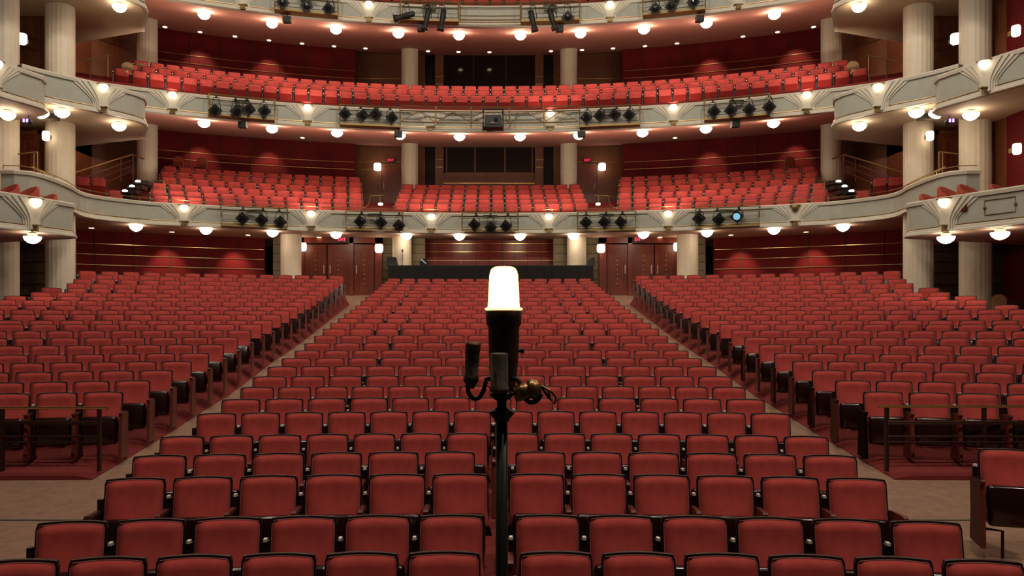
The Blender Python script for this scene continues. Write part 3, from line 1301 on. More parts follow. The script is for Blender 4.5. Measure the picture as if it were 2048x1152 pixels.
def wall_sconce(px, py, Z, label, r=0.14, h=0.27):
    c = P(px, py, Z)
    t = thing('wall_sconce', label, 'sconce', c, 0, 'wall sconces beside the doors and stairs')
    m = MB()
    m.smooth = True
    m.lathe([(r*0.75, -h/2), (r, -h*0.35), (r*1.02, h*0.3), (r*0.9, h/2)], 14)
    m.build('lamp_shade', SCONM, t)
    m = MB()
    m.box((0, 0.18, 0), (0.10, 0.14, 0.12))
    m.build('wall_bracket', DULLBRASS, t)
    return t


n = 0
for s, side in ((-1, 'left'), (1, 'right')):
    n += 1
    d = thing('door_%d' % n, 'dark reddish wooden rear doors, one double and one single leaf, at the %s aisle end' % side, None, kind='structure')
    for pa, pb, hd in ((609, 653, 1), (655, 698, -1), (708, 749, -1)):
        a, b = sorted((fq(pa, s, 1963), fq(pb, s, 1963)))
        door_leaf(d, a, b, 489, 592, 29.55, hd*(-s))
    m = MB()
    for pa, pb, qa, qb in ((603, 764, 474, 486), (603, 608, 474, 594), (698, 707, 474, 594), (750, 764, 474, 594), (603, 764, 592.5, 595)):
        a, b = sorted((fq(pa, s, 1963), fq(pb, s, 1963)))
        fbox(m, a, b, qa, qb, 29.45, 0.25)
    m.build('door_frame', DOORW, d)
    exit_sign(fq(684, s, 1961), 478.5, 29.3, 'small red lit EXIT sign over the %s ground floor doors' % side)
    wall_sconce(fq(605, s, 1960), 494, 29.2, 'glowing sconce at the outer side of the %s ground floor doors' % side, r=0.15, h=0.30)
    wall_sconce(fq(758, s, 1960), 497, 29.2, 'glowing sconce at the inner side of the %s ground floor doors' % side, r=0.15, h=0.30)
    n += 1
    d = thing('door_%d' % n, 'dark wooden balcony door with nested lines beside the %s column' % side, None, kind='structure')
    a, b = sorted((fq(763, s), fq(802, s)))
    door_leaf(d, a, b, 332, 415, 35.9, -1 if s < 0 else 1, diamonds=False)
    m = MB()
    for pa, pb, qa, qb in ((759, 804, 327, 332), (757, 763, 327, 415)):
        aa, bb = sorted((fq(pa, s), fq(pb, s)))
        fbox(m, aa, bb, qa, qb, 35.85, 0.12)
    m.build('door_frame', WOODW, d)
    exit_sign(fq(782, s), 320.5, 35.8, 'small red lit EXIT sign over the %s balcony door' % side)
    wall_sconce(fq(755, s, 1959), 334, 35.6, 'glowing sconce beside the %s balcony door' % side, r=0.17, h=0.32)
# side area doors and sconces
for s, side in ((-1, 'left'), (1, 'right')):
    n += 1
    d = thing('door_%d' % n, 'dark wooden door with nested lines between the %s front columns' % side, None, kind='structure')
    a, b = sorted((fq(38, s, 1953), fq(75, s, 1953)))
    door_leaf(d, a, b, 268, 350, 23.4, 0, diamonds=False)
    m = MB()
    for pa, pb, qa, qb in ((35, 78, 262, 268), (75, 78, 262, 350), (30, 38, 240, 350)):
        aa, bb = sorted((fq(pa, s, 1953), fq(pb, s, 1953)))
        fbox(m, aa, bb, qa, qb, 23.35, 0.12)
    m.build('door_frame', WOODW, d)
    m = MB()
    aa, bb = sorted((fq(-25, s, 1953), fq(118, s, 1953)))
    fbox(m, aa, bb, 225, 262, 23.6, 0.12)
    fbox(m, *sorted((fq(75, s, 1953), fq(118, s, 1953))), 260, 360, 23.6, 0.12)
    struct(m, 'wall_%s_door' % side, WOODW, 'brown wood wall around the door between the %s front columns' % side)
    m = MB()
    aa, bb = sorted((fq(-60, s, 1953), fq(118, s, 1953)))
    fbox(m, aa, bb, 20, 150, 23.9, 0.12)
    struct(m, 'wall_%s_upper' % side, WOODW, 'brown wood wall between the %s front columns at middle box level' % side)
    m = MB()
    for y in (72, 92):
        m.tube([P(fq(36, s, 1953), y, 23.8), P(fq(93, s, 1953), y+10, 23.8)], 0.015, 4)
    struct(m, 'trim_12', BRASS, 'brass strips between the %s front columns' % side)
    wall_sconce(fq(92, s, 1953) if s < 0 else 1950-90, 272, 22.6, 'glowing sconce at the edge of the %s front column, lower box level' % side, r=0.10, h=0.26)
    wall_sconce(fq(44, s, 1955), 78, 22.0, 'glowing sconce between the %s front columns, middle box level' % side, r=0.13, h=0.28)
wall_sconce(2032, 62, 19.5, 'glowing sconce at the right edge, middle box level', r=0.10, h=0.26)
wall_sconce(2034, 298, 19.5, 'glowing sconce at the right edge, lowest box level', r=0.10, h=0.26)
m = MB()
m.box((X_(2050, 20)+0.3, 21.0, ZE+7.5), (0.2, 3.0, 9.0))
struct(m, 'wall_right_edge', WOODW, 'brown wall at the right edge beyond the front column')
m = MB()
m.box((X_(2050, 20)+0.19, 20.6, ZE+7.5), (0.05, 0.7, 9.0))
struct(m, 'wall_right_panel', REDW, 'narrow red panel at the right edge beyond the front column')

# ------------------------------------------------------------------ booth at the rear
bt = thing('draped_booth', 'long sound booth covered in black drape behind the last center row', 'booth', (0, 28.35, 0))
m = MB()
a, b = P(776, 590, 28.35), P(1187, 532, 28.35)
nn = 160
rings = []
for i in range(nn+1):
    x = a.x+(b.x-a.x)*i/nn
    off = 0.02*math.sin(i*0.9)+0.015*math.sin(i*2.3)
    rings.append([(x, off, a.z), (x, off*0.3, b.z), (x, 0.25, b.z), (x, 0.25, a.z)])
m.smooth = False
m.loft(rings)
o = m.build('drape', DRAPE, bt)
m = MB()
m.box(((a.x+b.x)/2, 0.26, b.z+0.015), (b.x-a.x-0.1, 0.5, 0.03))
m.build('counter_top', BLACK, bt)
bz = Z_(531.5, 28.35)


def small(name, label, cat, parts, loc, group=None, rz=0):
    t = thing(name, label, cat, loc, rz, group)
    for pn, (mbx, mt) in parts.items():
        mbx.build(pn, mt, t)
    return t


m = MB()
m.loft([[(-0.20, -0.15, 0), (0.22, -0.15, 0), (0.22, 0.2, 0), (-0.20, 0.2, 0)], [(-0.17, -0.12, 0.30), (0.17, -0.12, 0.30), (0.17, 0.15, 0.30), (-0.17, 0.15, 0.30)], [(-0.14, -0.08, 0.34), (-0.02, -0.08, 0.33), (-0.02, 0.1, 0.33), (-0.14, 0.1, 0.34)]])
x0 = P(784, 531, 28.6)
small('covered_equipment', 'black covered equipment on the left end of the draped booth', 'equipment', {'cover': (m, BLACK)}, (x0.x, 28.55, bz+0.02))
m = MB()
m.loft([[(-0.14, -0.15, 0), (0.14, -0.15, 0), (0.14, 0.2, 0), (-0.14, 0.2, 0)], [(-0.10, -0.12, 0.22), (0.12, -0.12, 0.32), (0.12, 0.15, 0.32), (-0.10, 0.15, 0.22)]])
small('covered_equipment', 'black covered equipment on the right end of the draped booth', 'equipment', {'cover': (m, BLACK)}, (X_(1181, 28.6), 28.55, bz+0.02))
m = MB()
m.tube([(0, 0, 0), (0, 0, 0.30), (0.01, 0, 0.32), (0.0, 0, 0.55)], 0.012, 6)
m.box((0, 0, 0.01), (0.14, 0.14, 0.02))
m2 = MB()
m2.lathe([(0.01, -0.05), (0.04, 0), (0.03, 0.05), (0.01, 0.06)], 8, c=(0, 0, 0.56))
small('desk_lamp', 'thin black gooseneck stand in front of the left booth column', 'lamp', {'stand': (m, BLACK), 'head': (m2, BLACK)}, (X_(804, 28.6), 28.75, bz+0.02))
m = MB()
m.box((0, 0, 0.14), (0.30, 0.05, 0.26))
m2 = MB()
m2.tube([(-0.09, -0.04, 0.24), (0.09, -0.04, 0.08)], 0.022, 6)
m2.box((-0.08, -0.04, 0.22), (0.10, 0.03, 0.03))
small('monitor', 'small black monitor with a white object on the booth counter', 'monitor', {'screen': (m, BLACKG), 'white_piece': (m2, mat('white_piece', (0.6, 0.6, 0.58), 0.4))}, (X_(847, 28.6), 28.72, bz+0.02))
m = MB()
m.tube([(0, 0, 0), (0, 0, 0.18)], 0.012, 6)
m.box((0, 0, 0.15), (0.05, 0.05, 0.05))
small('small_stand', 'tiny metal stand on the middle of the booth counter', 'stand', {'post': (m, GREYM)}, (X_(922, 28.6), 28.72, bz+0.02))


# ------------------------------------------------------------------ ceiling lamps
def lamps(tier, d, z_of, pxs, tname, r=0.21, dep=0.17):
    for i, px in enumerate(pxs):
        X, Y = arcp(px, d)
        dome_lamp((X, Y, z_of(d)-(0.03 if tier == 1 else 0.09)), 'glowing dome lamp under the %s balcony, %s' % (tname, nth[i]), 'dome lamps under the balconies', r, dep, LAMPL if tier == 1 else LAMPM)


lamps(1, 0.55, lambda d: T1b+0.02, (272, 412, 545, 672, 813, 919, 1040, 1147, 1287, 1414, 1548, 1686), 'lowest', 0.21, 0.2)
lamps(2, 1.2, lambda d: T2b+0.02+1.2*d/8, (408, 544, 674, 800, 919, 1040, 1158, 1285, 1412, 1547), 'middle')
lamps(3, 1.6, lambda d: T3b+0.02+1.68*d/8, (408, 544, 672, 797, 918, 1041, 1161, 1288, 1413, 1549), 'top')
for s, side in ((-1, 'left'), (1, 'right')):
    for px, zz, Z, lab in ((65, ZE+2.17, 18.9, 'lowest'), (124, ZE+5.95, 21.5, 'set back middle'), (238, ZE+5.95, 23.0, 'outer end of the middle'), (15, ZE+5.57, 20.3, 'front middle'), (239, ZE+9.47, 22.9, 'topmost')):
        x = X_(fq(px, s, 1957), Z)
        dome_lamp((x, Z, zz-0.10), 'glowing dome lamp under the %s box at the %s side' % (lab, side), 'dome lamps under the boxes', 0.2, 0.17, LAMPL)
dome_lamp((X_(2000, 18.0), 18.0, ZE+2.07), 'glowing dome lamp under the lowest right box, nearest the right edge', 'dome lamps under the boxes', 0.2, 0.17, LAMPL)


def downlight(px, d, z, label, grp):
    X, Y = arcp(px, d)
    t = thing('downlight', label, 'light', (X, Y, z), 0, grp)
    m = MB()
    m.lathe([(0.085, 0.01), (0.085, -0.012)], 10)
    m.build('diffuser', DOWNM, t)
    m = MB()
    m.lathe([(0.11, 0.02), (0.11, -0.005), (0.086, -0.006)], 10)
    m.build('trim_ring', CREAM, t)


for i, px in enumerate((330, 400, 470, 538, 604, 668, 731, 856, 917, 979, 1102, 1164, 1226, 1290, 1354, 1486, 1555, 1627)):
    d = 6.7
    downlight(px, d, T3b+0.02+1.68*d/8-0.01, 'small recessed light at the rear edge of the top balcony ceiling, %s from the left' % ORD[i], 'recessed lights over the middle balcony')
for i, px in enumerate((183, 344, 496, 638, 688, 737, 1222, 1270, 1320, 1462, 1612)):
    downlight(px, 2.2, T1b+0.01, 'small recessed light in the taupe ceiling under the lowest balcony, %s from the left' % ORD[i], 'recessed lights under the lowest balcony')
for px in (605, 1350):
    downlight(px, 5.5, T2b+0.02+1.2*5.5/8-0.01, 'small recessed light at the rear of the middle balcony ceiling, %s half' % ('left' if px < 900 else 'right'), 'recessed lights over the lowest balcony')


# spots: those recessed lights washing the red walls, plus added ones
def spot(x, y, z, aim, e, size=50, col=(1, .75, .5)):
    l = bpy.data.lights.new('wall_wash', 'SPOT')
    l.energy = e
    l.color = col
    l.spot_size = math.radians(size)
    l.spot_blend = 0.8
    l.shadow_soft_size = 0.06
    o = bpy.data.objects.new('wall_wash', l)
    C.objects.link(o)
    o.location = (x, y, z)
    o.rotation_euler = (Vector(aim)-Vector((x, y, z))).to_track_quat('-Z', 'Y').to_euler()


for px in (335, 470, 1480, 1627):
    X, Y = arcp(px, 2.3)
    X2, Y2 = arcp(px, 3.0)
    spot(X, Y, T1b-0.05, (X2, Y2, T1b-1.7), 170, 70)
for px in (400, 538, 1420, 1590):
    X, Y = arcp(px, 6.5)
    X2, Y2 = arcp(px, 7.4)
    spot(X, Y, T3b+1.35, (X2, Y2, T3b-0.4), 140, 70)
    spot(X, Y, T2b+0.95, (X2, Y2, T2b-0.4), 90, 70)
# balcony seat lights
for px in (360, 560, 760, 979, 1200, 1400, 1600):
    X, Y = arcp(px, 2.6)
    spot(X, Y, T3b+0.45, (X, Y+0.9, T2t+.5), 55, 85)
    spot(X, Y, T2b+0.35, (X, Y+1.3, T1t+.8), 22, 75)


for a_ in UP:      # spots added over the sconces to brighten the ceiling above
    spot(a_[0], a_[1], a_[2], a_[3:], 185, 125, (1.0, 0.82, 0.62))
for s in (-1, 1):  # spots added to brighten the wood walls of the side alcoves
    spot(s*13.7, 28.0, T3b+0.7, (s*15.2, 29.4, T3b-1.5), 90, 100)
    spot(s*13.5, 24.6, T3b+0.2, (s*15.3, 24.8, T3b-2.5), 60, 100)
    spot(s*13.7, 27.6, T2b+0.4, (s*15.2, 28.5, T2b-2.0), 70, 100)


# ------------------------------------------------------------------ light rigs on the fronts
def rig(path, px0, px1, zb, zt, label, centre=False):
    root = thing('light_rail', label, 'light rail', (0, 0, 0), 0, 'lighting rails on the balcony fronts')
    t0, t1 = path.find_px(px0), path.find_px(px1)
    o1 = 0.42

    def pp(t, off, z):
        q = path.at(t, off)
        return (q.x, q.y, z)
    m = MB()
    m.tube([pp(t0, 0.05, zt-0.05), pp(t0, o1, zt-0.05)]+[pp(t0+(t1-t0)*i/6, o1, zt-0.05) for i in range(1, 6)]+[pp(t1, o1, zt-0.05), pp(t1, 0.05, zt-0.05)], 0.025, 6)
    m.build('top_pipe', DULLBRASS, root)
    m = MB()
    for z in (zb+0.18, zb+0.50):
        m.tube([pp(t0+(t1-t0)*i/6, o1-0.1, z) for i in range(7)], 0.012, 5)
    m.build('cross_bar', DULLBRASS, root)
    for t in (t0, t1):
        m = MB()
        m.tube([pp(t, o1, zt-0.05), pp(t, o1, zt-0.2), pp(t, o1-0.05, zb+0.3), pp(t, o1-0.02, zb+0.04)], 0.022, 6)
        m.build('side_post', DULLBRASS, root)
    m = MB()
    rings = []
    for i in range(7):
        t = t0+(t1-t0)*i/6
        rings.append([pp(t, 0.1, zb+0.0), pp(t, o1+0.03, zb+0.0), pp(t, o1+0.03, zb+0.07), pp(t, 0.1, zb+0.07)])
    m.loft(rings)
    m.build('tray', DULLBRASS, root)
    m = MB()
    c = path.at((t0+t1)/2, o1-0.15)
    m.box((c.x, c.y, zt-0.17), (0.5, 0.08, 0.12))
    m.build('junction_box', mat('olive_box', (0.05, 0.06, 0.03), 0.5), root)
    return root


def spotlight(x, y, z, zpipe, ang, label, kind='front', lens=None, sc=1.0):
    """theatre lantern; lens centre at x,y,z, hung from zpipe; ang = yaw"""
    t = thing('stage_spotlight', label, 'spotlight', (x, y, z), ang, 'stage spotlights on the balcony rails')
    tilt = math.radians(18)
    if kind == 'front':
        R = Matrix.Rotation(tilt, 4, 'X')
        m = MB()
        m.smooth = True
        rings = []
        for yy, r in ((-0.10, .10), (0.05, .10), (0.06, .085), (0.2, .085), (0.22, .10), (0.36, .10), (0.40, .05)):
            rings.append([(r*math.cos(2*PI*j/12), yy, r*math.sin(2*PI*j/12)) for j in range(12)])
        m.loft(rings, M=R)
        m.build('barrel', GREYM, t)
        m = MB()
        e = 0.235
        m.add([(-e, 0, 0), (0, 0, -e), (e, 0, 0), (0, 0, e), (-e, .03, 0), (0, .03, -e), (e, .03, 0), (0, .03, e)],
              [(0, 1, 5, 4), (1, 2, 6, 5), (2, 3, 7, 6), (3, 0, 4, 7), (0, 3, 2, 1), (4, 5, 6, 7)], Matrix.Translation((0, -0.11, 0)) @ R)
        gf = m.build('gel_frame', BLACK, t)
        m = MB()
        m.lathe([(0.12, 0), (0.10, 0.02), (0.0, 0.03)], 14, M=Matrix.Translation((0, -0.125, 0)) @ R @ Matrix.Rotation(PI/2, 4, 'X'))
        m.build('lens', lens or LENS, t)
    else:
        lean = math.radians(kind)
        R = Matrix.Rotation(lean, 4, 'Y')
        m = MB()
        m.smooth = True
        m.lathe([(0.05, 0.36), (0.10, 0.32), (0.10, 0.0), (0.09, -0.02), (0.09, -0.25), (0.12, -0.28), (0.12, -0.38)], 12, M=R)
        m.build('barrel', BLACK, t)
        m = MB()
        m.box((0, 0, -0.39), (0.25, 0.25, 0.03), M=R)
        m.build('gel_frame', BLACK, t)
    h = zpipe-z
    m = MB()
    m.tube([(-0.14, 0.12, -0.02), (-0.14, 0.12, 0.16), (-0.08, 0.12, max(0.2, h-0.1)), (0.08, 0.12, max(0.2, h-0.1)), (0.14, 0.12, 0.16), (0.14, 0.12, -0.02)], 0.014, 5)
    m.build('yoke', BLACK, t)
    m = MB()
    m.box((0, 0.12, max(0.22, h-0.03)), (0.06, 0.08, 0.14))
    m.build('clamp', BLACK, t)
    return t


def place_lights(path, pts, zt, tn, off=0.50, kinds=None, lens=None):
    for i, (px, py) in enumerate(pts):
        t = path.find_px(px)
        q = path.at(t, off)
        q0 = path.at(t, 0)
        # correct so the lantern is seen at the wanted column from the pipe position
        best = q
        for dt in [k*0.02-0.5 for k in range(51)]:
            c = path.at(t+dt, off)
            if abs(VX+(c.x-CX)*F/c.y-px) < abs(VX+(best.x-CX)*F/best.y-px):
                best = c
                q0 = path.at(t+dt, 0)
        q = best
        nrm = (q-q0).normalized()
        ang = math.atan2(nrm.x, -nrm.y)+random.uniform(-0.35, 0.35)
        z = Z_(py, q.y)
        kd = (kinds or {}).get(i, 'front')
        spotlight(q.x, q.y, z, zt-0.05, ang, 'black stage spotlight on the %s balcony front, %s along it' % (tn, ORD[i]), kd, (lens or {}).get(i))


rigs1 = [(441, 574), (692, 806), (924, 1036), (1156, 1272), (1392, 1520)]
rigs2 = [(417, 548), (679, 800), (1160, 1281), (1410, 1540)]
rigs3 = [(548, 675), (800, 918), (1042, 1160), (1286, 1411)]
for i, (a, b) in enumerate(rigs1):
    rig(main1, a, b, T1b, T1t, 'brass lighting rail on the lowest balcony front, %s' % nth[i])
for i, (a, b) in enumerate(rigs2):
    rig(main2, a, b, T2b, T2t, 'brass lighting rail on the middle balcony front, %s' % nth[i])
for i, (a, b) in enumerate(rigs3):
    rig(main3, a, b, T3b, T3t, 'brass lighting rail on the top balcony front, %s' % nth[i])
place_lights(main1, [(485, 438), (524, 441), (560, 445), (721, 444), (761, 446), (798, 452), (950, 450), (981, 456), (1013, 453), (1172, 446), (1210, 445), (1243, 445), (1398, 438), (1436, 440), (1475, 434)], T1t, 'lowest', lens={14: BLUEM})
place_lights(main2, [(432, 223), (472, 225), (496, 220), (528, 224), (690, 230), (724, 232), (753, 230), (782, 237), (1174, 237), (1200, 233), (1231, 231), (1259, 232), (1427, 225), (1463, 222), (1498, 221), (1538, 216)], T2t, 'middle')
place_lights(main3, [(565, 8), (613, 15), (658, 20), (810, 32), (854, 36), (885, 38), (1065, 40), (1104, 37), (1135, 37), (1311, 20), (1343, 15), (1386, 7)], T3t, 'top', kinds={4: 12, 5: 10, 6: -12, 7: -16, 3: 80})

# centre truss on the middle balcony
tr = thing('truss', 'brass lattice truss across the middle balcony front', 'truss', (0, 0, 0))
ta, tb = main2.find_px(801), main2.find_px(1157)


def p2(px, z, off=0.40):
    q = main2.at(main2.find_px(px), off)
    return (q.x, q.y, z)


xs = [801, 872, 942, 1018, 1088, 1157]
zt_, zm_, zb_ = T2t+0.02, T2t-0.15, T2b+0.20
for z, nmz in ((zt_, 'top_rail'), (zm_, 'middle_rail'), (zb_, 'bottom_rail')):
    m = MB()
    m.tube([p2(801+(1157-801)*i/12, z) for i in range(13)], 0.022, 6)
    m.build(nmz, BRASS, tr)
for x in xs[1:-1]:
    m = MB()
    m.tube([p2(x, zt_), p2(x, zb_-0.05)], 0.03, 6)
    m.build('post', BRASS, tr)
for a, b in zip(xs[:-1], xs[1:]):
    m = MB()
    mid = (a+b)/2
    m.tube([p2(a, zb_), p2(mid, zm_)], 0.013, 5)
    m.tube([p2(mid, zm_), p2(b, zb_)], 0.013, 5)
    m.build('diagonal_brace', BRASS, tr)
c3 = thing('guard_rail', 'brass guard rail across the middle of the top balcony front', 'rail', (0, 0, 0))


def p3(px, z, off=0.40):
    q = main3.at(main3.find_px(px), off)
    return (q.x, q.y, z)


for z in (T3t-0.03, T3b+0.22, T3b+0.08):
    m = MB()
    m.tube([p3(918+124*i/4, z) for i in range(5)], 0.02, 6)
    m.build('rail', BRASS, c3)
for x in (920, 1040):
    m = MB()
    m.tube([p3(x, T3t-0.03), p3(x, T3b+0.08)], 0.02, 6)
    m.build('post', BRASS, c3)
# projector in a cage
q = main2.at(main2.find_px(985.5), 0.62)
pj = thing('projector', 'black projector in an open cage at the centre of the brass truss', 'projector', (q.x, q.y, Z_(240, q.y)))
m = MB()
m.box((0, 0.05, -0.02), (0.60, 0.40, 0.34))
m.build('body', BLACK, pj)
m = MB()
for sx in (-1, 1):
    m.tube([(sx*0.35, -0.2, 0.32), (sx*0.35, -0.2, -0.30), (sx*0.35, 0.3, -0.30), (sx*0.35, 0.3, 0.32), (sx*0.35, -0.2, 0.32)], 0.028, 6)
m.tube([(-0.35, -0.2, 0.32), (0.35, -0.2, 0.32)], 0.028, 6)
m.tube([(-0.35, -0.2, -0.30), (0.35, -0.2, -0.30)], 0.028, 6)
m.box((0, 0.05, -0.26), (0.66, 0.5, 0.08))
m.build('cage', BLACK, pj)
m = MB()
m.lathe([(0.07, 0), (0.07, 0.04), (0.05, 0.05)], 12, M=Matrix.Translation((0.1, -0.15, -0.02)) @ Matrix.Rotation(PI/2, 4, 'X'))
m.build('lens', LENS, pj)
m = MB()
m.box((-0.02, -0.16, -0.13), (0.14, 0.02, 0.03))
m.build('badge', GREYM, pj)
# hanging cables on the truss
m = MB()
for a, b, sag in ((845, 905, 0.22), (905, 962, 0.16), (1008, 1035, 0.4)):
    m.tube([p2(a+(b-a)*i/8, T2t-0.16-sag*4*(i/8)*(1-i/8), 0.3) for i in range(9)], 0.012, 5)
o = m.build('cable', BLACK)
tag(o, 'black cables sagging along the brass truss', 'cable')

# small black speaker boxes under the fronts
for k, (px, py, pth, d) in enumerate(((486, 250, main2, -0.4), (796, 269, main2, -0.3), (1162, 269, main2, -0.3), (1470, 249, main2, -0.4), (574, 40, main3, -0.3), (842, 57, main3, -0.3), (1118, 58, main3, -0.3), (1399, 38, main3, -0.3))):
    t = pth.find_px(px)
    q = pth.at(t, 0.16)
    tn = 'middle' if pth is main2 else 'top'
    zz = Z_(py, q.y)
    tt = thing('small_speaker', 'small black box hanging under the %s balcony front, %s' % (tn, nth[k % 4]), 'speaker', (q.x, q.y, zz), 0, 'black boxes under the balcony fronts')
    m = MB()
    m.box((0, 0, 0), (0.27, 0.22, 0.20))
    m.build('cabinet', BLACK, tt)
    m = MB()
    m.tube([(0, 0.02, 0.08), (0, 0.02, (T2b if tn == 'middle' else T3b)-zz+0.02)], 0.015, 5)
    m.build('mount', BLACK, tt)
# control boxes and violet lights by the side columns
for s, side in ((-1, 'left'), (1, 'right')):
    c = P(fq(106, s, 1953), 231, 22.2)
    tt = thing('column_speaker', 'dark box mounted on the %s front column' % side, 'speaker', c)
    m = MB()
    m.box((0, 0, 0), (0.24, 0.3, 0.25))
    m.build('cabinet', mat('olive_dark', (0.05, 0.045, 0.03), 0.5), tt)
    m = MB()
    m.box((0, 0.2, 0), (0.1, 0.14, 0.1))
    m.build('mount', BLACK, tt)
    c = P(fq(56, s, 1954), 243, 20.8)
    tt = thing('violet_light', 'small violet glowing light under the %s box' % side, 'light', c)
    m = MB()
    m.lathe([(0.03, .07), (0.10, .04), (0.11, -.02), (0.07, -.08)], 12)
    m.build('housing', BLACK, tt)
    m = MB()
    for dx in (-0.045, 0.045):
        m.box((dx, -0.115, 0), (0.045, 0.02, 0.09))
    m.build('lens', UVM, tt)
    m = MB()
    m.tube([(0, 0, 0.05), (0.02, 0, ZE+5.60-c.z)], 0.015, 5)
    m.build('mount', BLACK, tt)
    c = P(fq(86, s, 1956), 229, 21.3)
    tt = thing('wall_floodlight', 'bright floodlight beside the dark box on the %s front column' % side, 'light', c)
    m = MB()
    m.smooth = True
    m.lathe([(0.06, -0.09), (0.16, -0.04), (0.17, 0.03)], 12, M=Matrix.Rotation(0.5*s, 4, 'Y'))
    m.build('lamp_glass', SCONM, tt)
    m = MB()
    m.box((0, 0.1, 0.06), (0.1, 0.2, 0.08))
    m.build('mount', CREAM, tt)

# ------------------------------------------------------------------ stairs rails at the balcony ends
for s, side in ((-1, 'left'), (1, 'right')):
    def q_(x):
        return fq(x, s, 1953)
    r = thing('stair_railing', 'brass handrail with posts beside the steps at the %s end of the lowest balcony' % side, 'railing', (0, 0, 0))
    Z0, Z1 = 27.2, 28.6
    A, B, Cc = P(q_(150), 345, Z0), P(q_(265), 309, Z1), P(q_(288), 318, Z1+0.5)
    m = MB()
    m.tube([A, B, Cc], 0.03, 8)
    m.build('handrail', BRASS, r)
    for k in range(1, 4):
        m = MB()
        m.tube([P(q_(150+(k*12)), 345+k*9+4, Z0), P(q_(265), 309+k*11, Z1)], 0.016, 6)
        m.build('rail', mat('maroon_metal', (0.16, 0.03, 0.025), 0.4), r)
    for x, ya, yb in ((212, 325, 372), (242, 317, 364), (266, 309, 362)):
        m = MB()
        zz = Z0+(Z1-Z0)*(x-150)/115
        m.tube([P(q_(x), ya, zz), P(q_(x), yb, zz)], 0.02, 6)
        m.build('post', mat('maroon_metal', (0.16, 0.03, 0.025), 0.4), r)
    # dark steps with lights
    m = MB()
    for k in range(4):
        fbox(m, min(q_(232+k*11), q_(262+k*11)), max(q_(232+k*11), q_(262+k*11)), 388-k*9, 396-k*9, 25.9+k*0.4, 0.45)
    struct(m, 'trim_13', mat('step_dark', (0.02, 0.012, 0.01), 0.5), 'dark steps at the %s end of the lowest balcony' % side)
    for k, (x, y) in enumerate(((276, 363), (264, 372.5), (250, 382))):
        c = P(q_(x), y, 26.2-0.25*k)
        t = thing('step_light', 'white step light at the %s balcony steps, %s from the top' % (side, ORD[k]), 'light', c, 0, 'step lights at the balcony steps')
        m = MB()
        m.lathe([(0.085, -0.02), (0.085, 0.02), (0.05, 0.04)], 10)
        m.build('diffuser', STEPM, t)
        m = MB()
        m.box((0, 0.1, -0.04), (0.3, 0.25, 0.04))
        m.build('mount', BLACK, t)
    r = thing('guard_rail', 'brass guard rail above the %s end of the middle balcony' % side, 'rail', (0, 0, 0))
    m = MB()
    m.tube([P(q_(148), 125, 25.6), P(q_(218), 110, 28.0), P(q_(224), 116, 28.3)], 0.025, 6)
    m.build('handrail', DULLBRASS, r)
    for x, ya, yb in ((180, 119, 160), (216, 111, 160)):
        m = MB()
        zz = 25.6+2.4*(x-148)/70
        m.tube([P(q_(x), ya, zz), P(q_(x), yb, zz)], 0.018, 6)
        m.build('post', DULLBRASS, r)
    # rail by the side door
    r = thing('guard_rail', 'short brass guard rail in front of the door between the %s front columns' % side, 'rail', (0, 0, 0))
    m = MB()
    m.tube([P(q_(36), 308, 21.5), P(q_(75), 304, 21.5)], 0.02, 6)
    m.build('handrail', DULLBRASS, r)
    for x in (68, 75):
        m = MB()
        m.tube([P(q_(x), 304 if x == 75 else 306, 21.5), P(q_(x), 345, 21.5)], 0.015, 6)
        m.build('post', DULLBRASS, r)
    # sweep handrail on the parapet
    r = thing('sweep_handrail', 'brass handrail following the curved rise of the lowest balcony at the %s side' % side, 'railing', (0, 0, 0))
    m = MB()
    pts = []
    for x, y, Z in ((62, 334, 20.6), (80, 341, 21.1), (108, 358, 21.9), (140, 370, 22.6)):
        pts.append(P(q_(x), y, Z))
    m.tube(pts, 0.025, 6)
    m.build('handrail', BRASS, r)
    for x, y, Z in ((80, 341, 21.1), (112, 359, 21.95)):
        m = MB()
        m.tube([P(q_(x), y, Z), P(q_(x), y+14, Z)], 0.015, 6)
        m.build('post', BRASS, r)
    # curved rails in the balcony aisles
    for k, (x, y) in enumerate(((728, 405), (305, 397))):
        r = thing('aisle_rail', 'bent brass rail at the %s aisle of the lowest balcony' % (('inner ' if k == 0 else 'outer ')+side), 'rail', (0, 0, 0))
        m = MB()
        if k == 0:
            pp_ = [(703, 418), (730, 415), (738, 408), (740, 392), (767, 391)]
            pp2 = [(760, 391), (760, 410)]
        else:
            pp_ = [(288, 393), (300, 388), (308, 378), (308, 362), (328, 362), (329, 380), (334, 390)]
            pp2 = [(288, 393), (280, 394)]
        zr_ = 29.0 if k == 0 else 25.6
        m.tube([P(fq(a_, s, 1957), b_, zr_) for a_, b_ in pp_], 0.018, 6)
        m.build('rail', DULLBRASS, r)
        m = MB()
        m.tube([P(fq(a_, s, 1957), b_, zr_) for a_, b_ in pp2], 0.018, 6)
        m.build('post', DULLBRASS, r)
    c = P(fq(761, s), 408.5, 29.2)
    t = thing('step_light', 'white step light in the %s inner aisle of the lowest balcony' % side, 'light', c, 0, 'step lights at the balcony steps')
    m = MB()
    m.lathe([(0.085, -0.03), (0.09, 0.03), (0.05, 0.05)], 10)
    m.build('diffuser', STEPM, t)

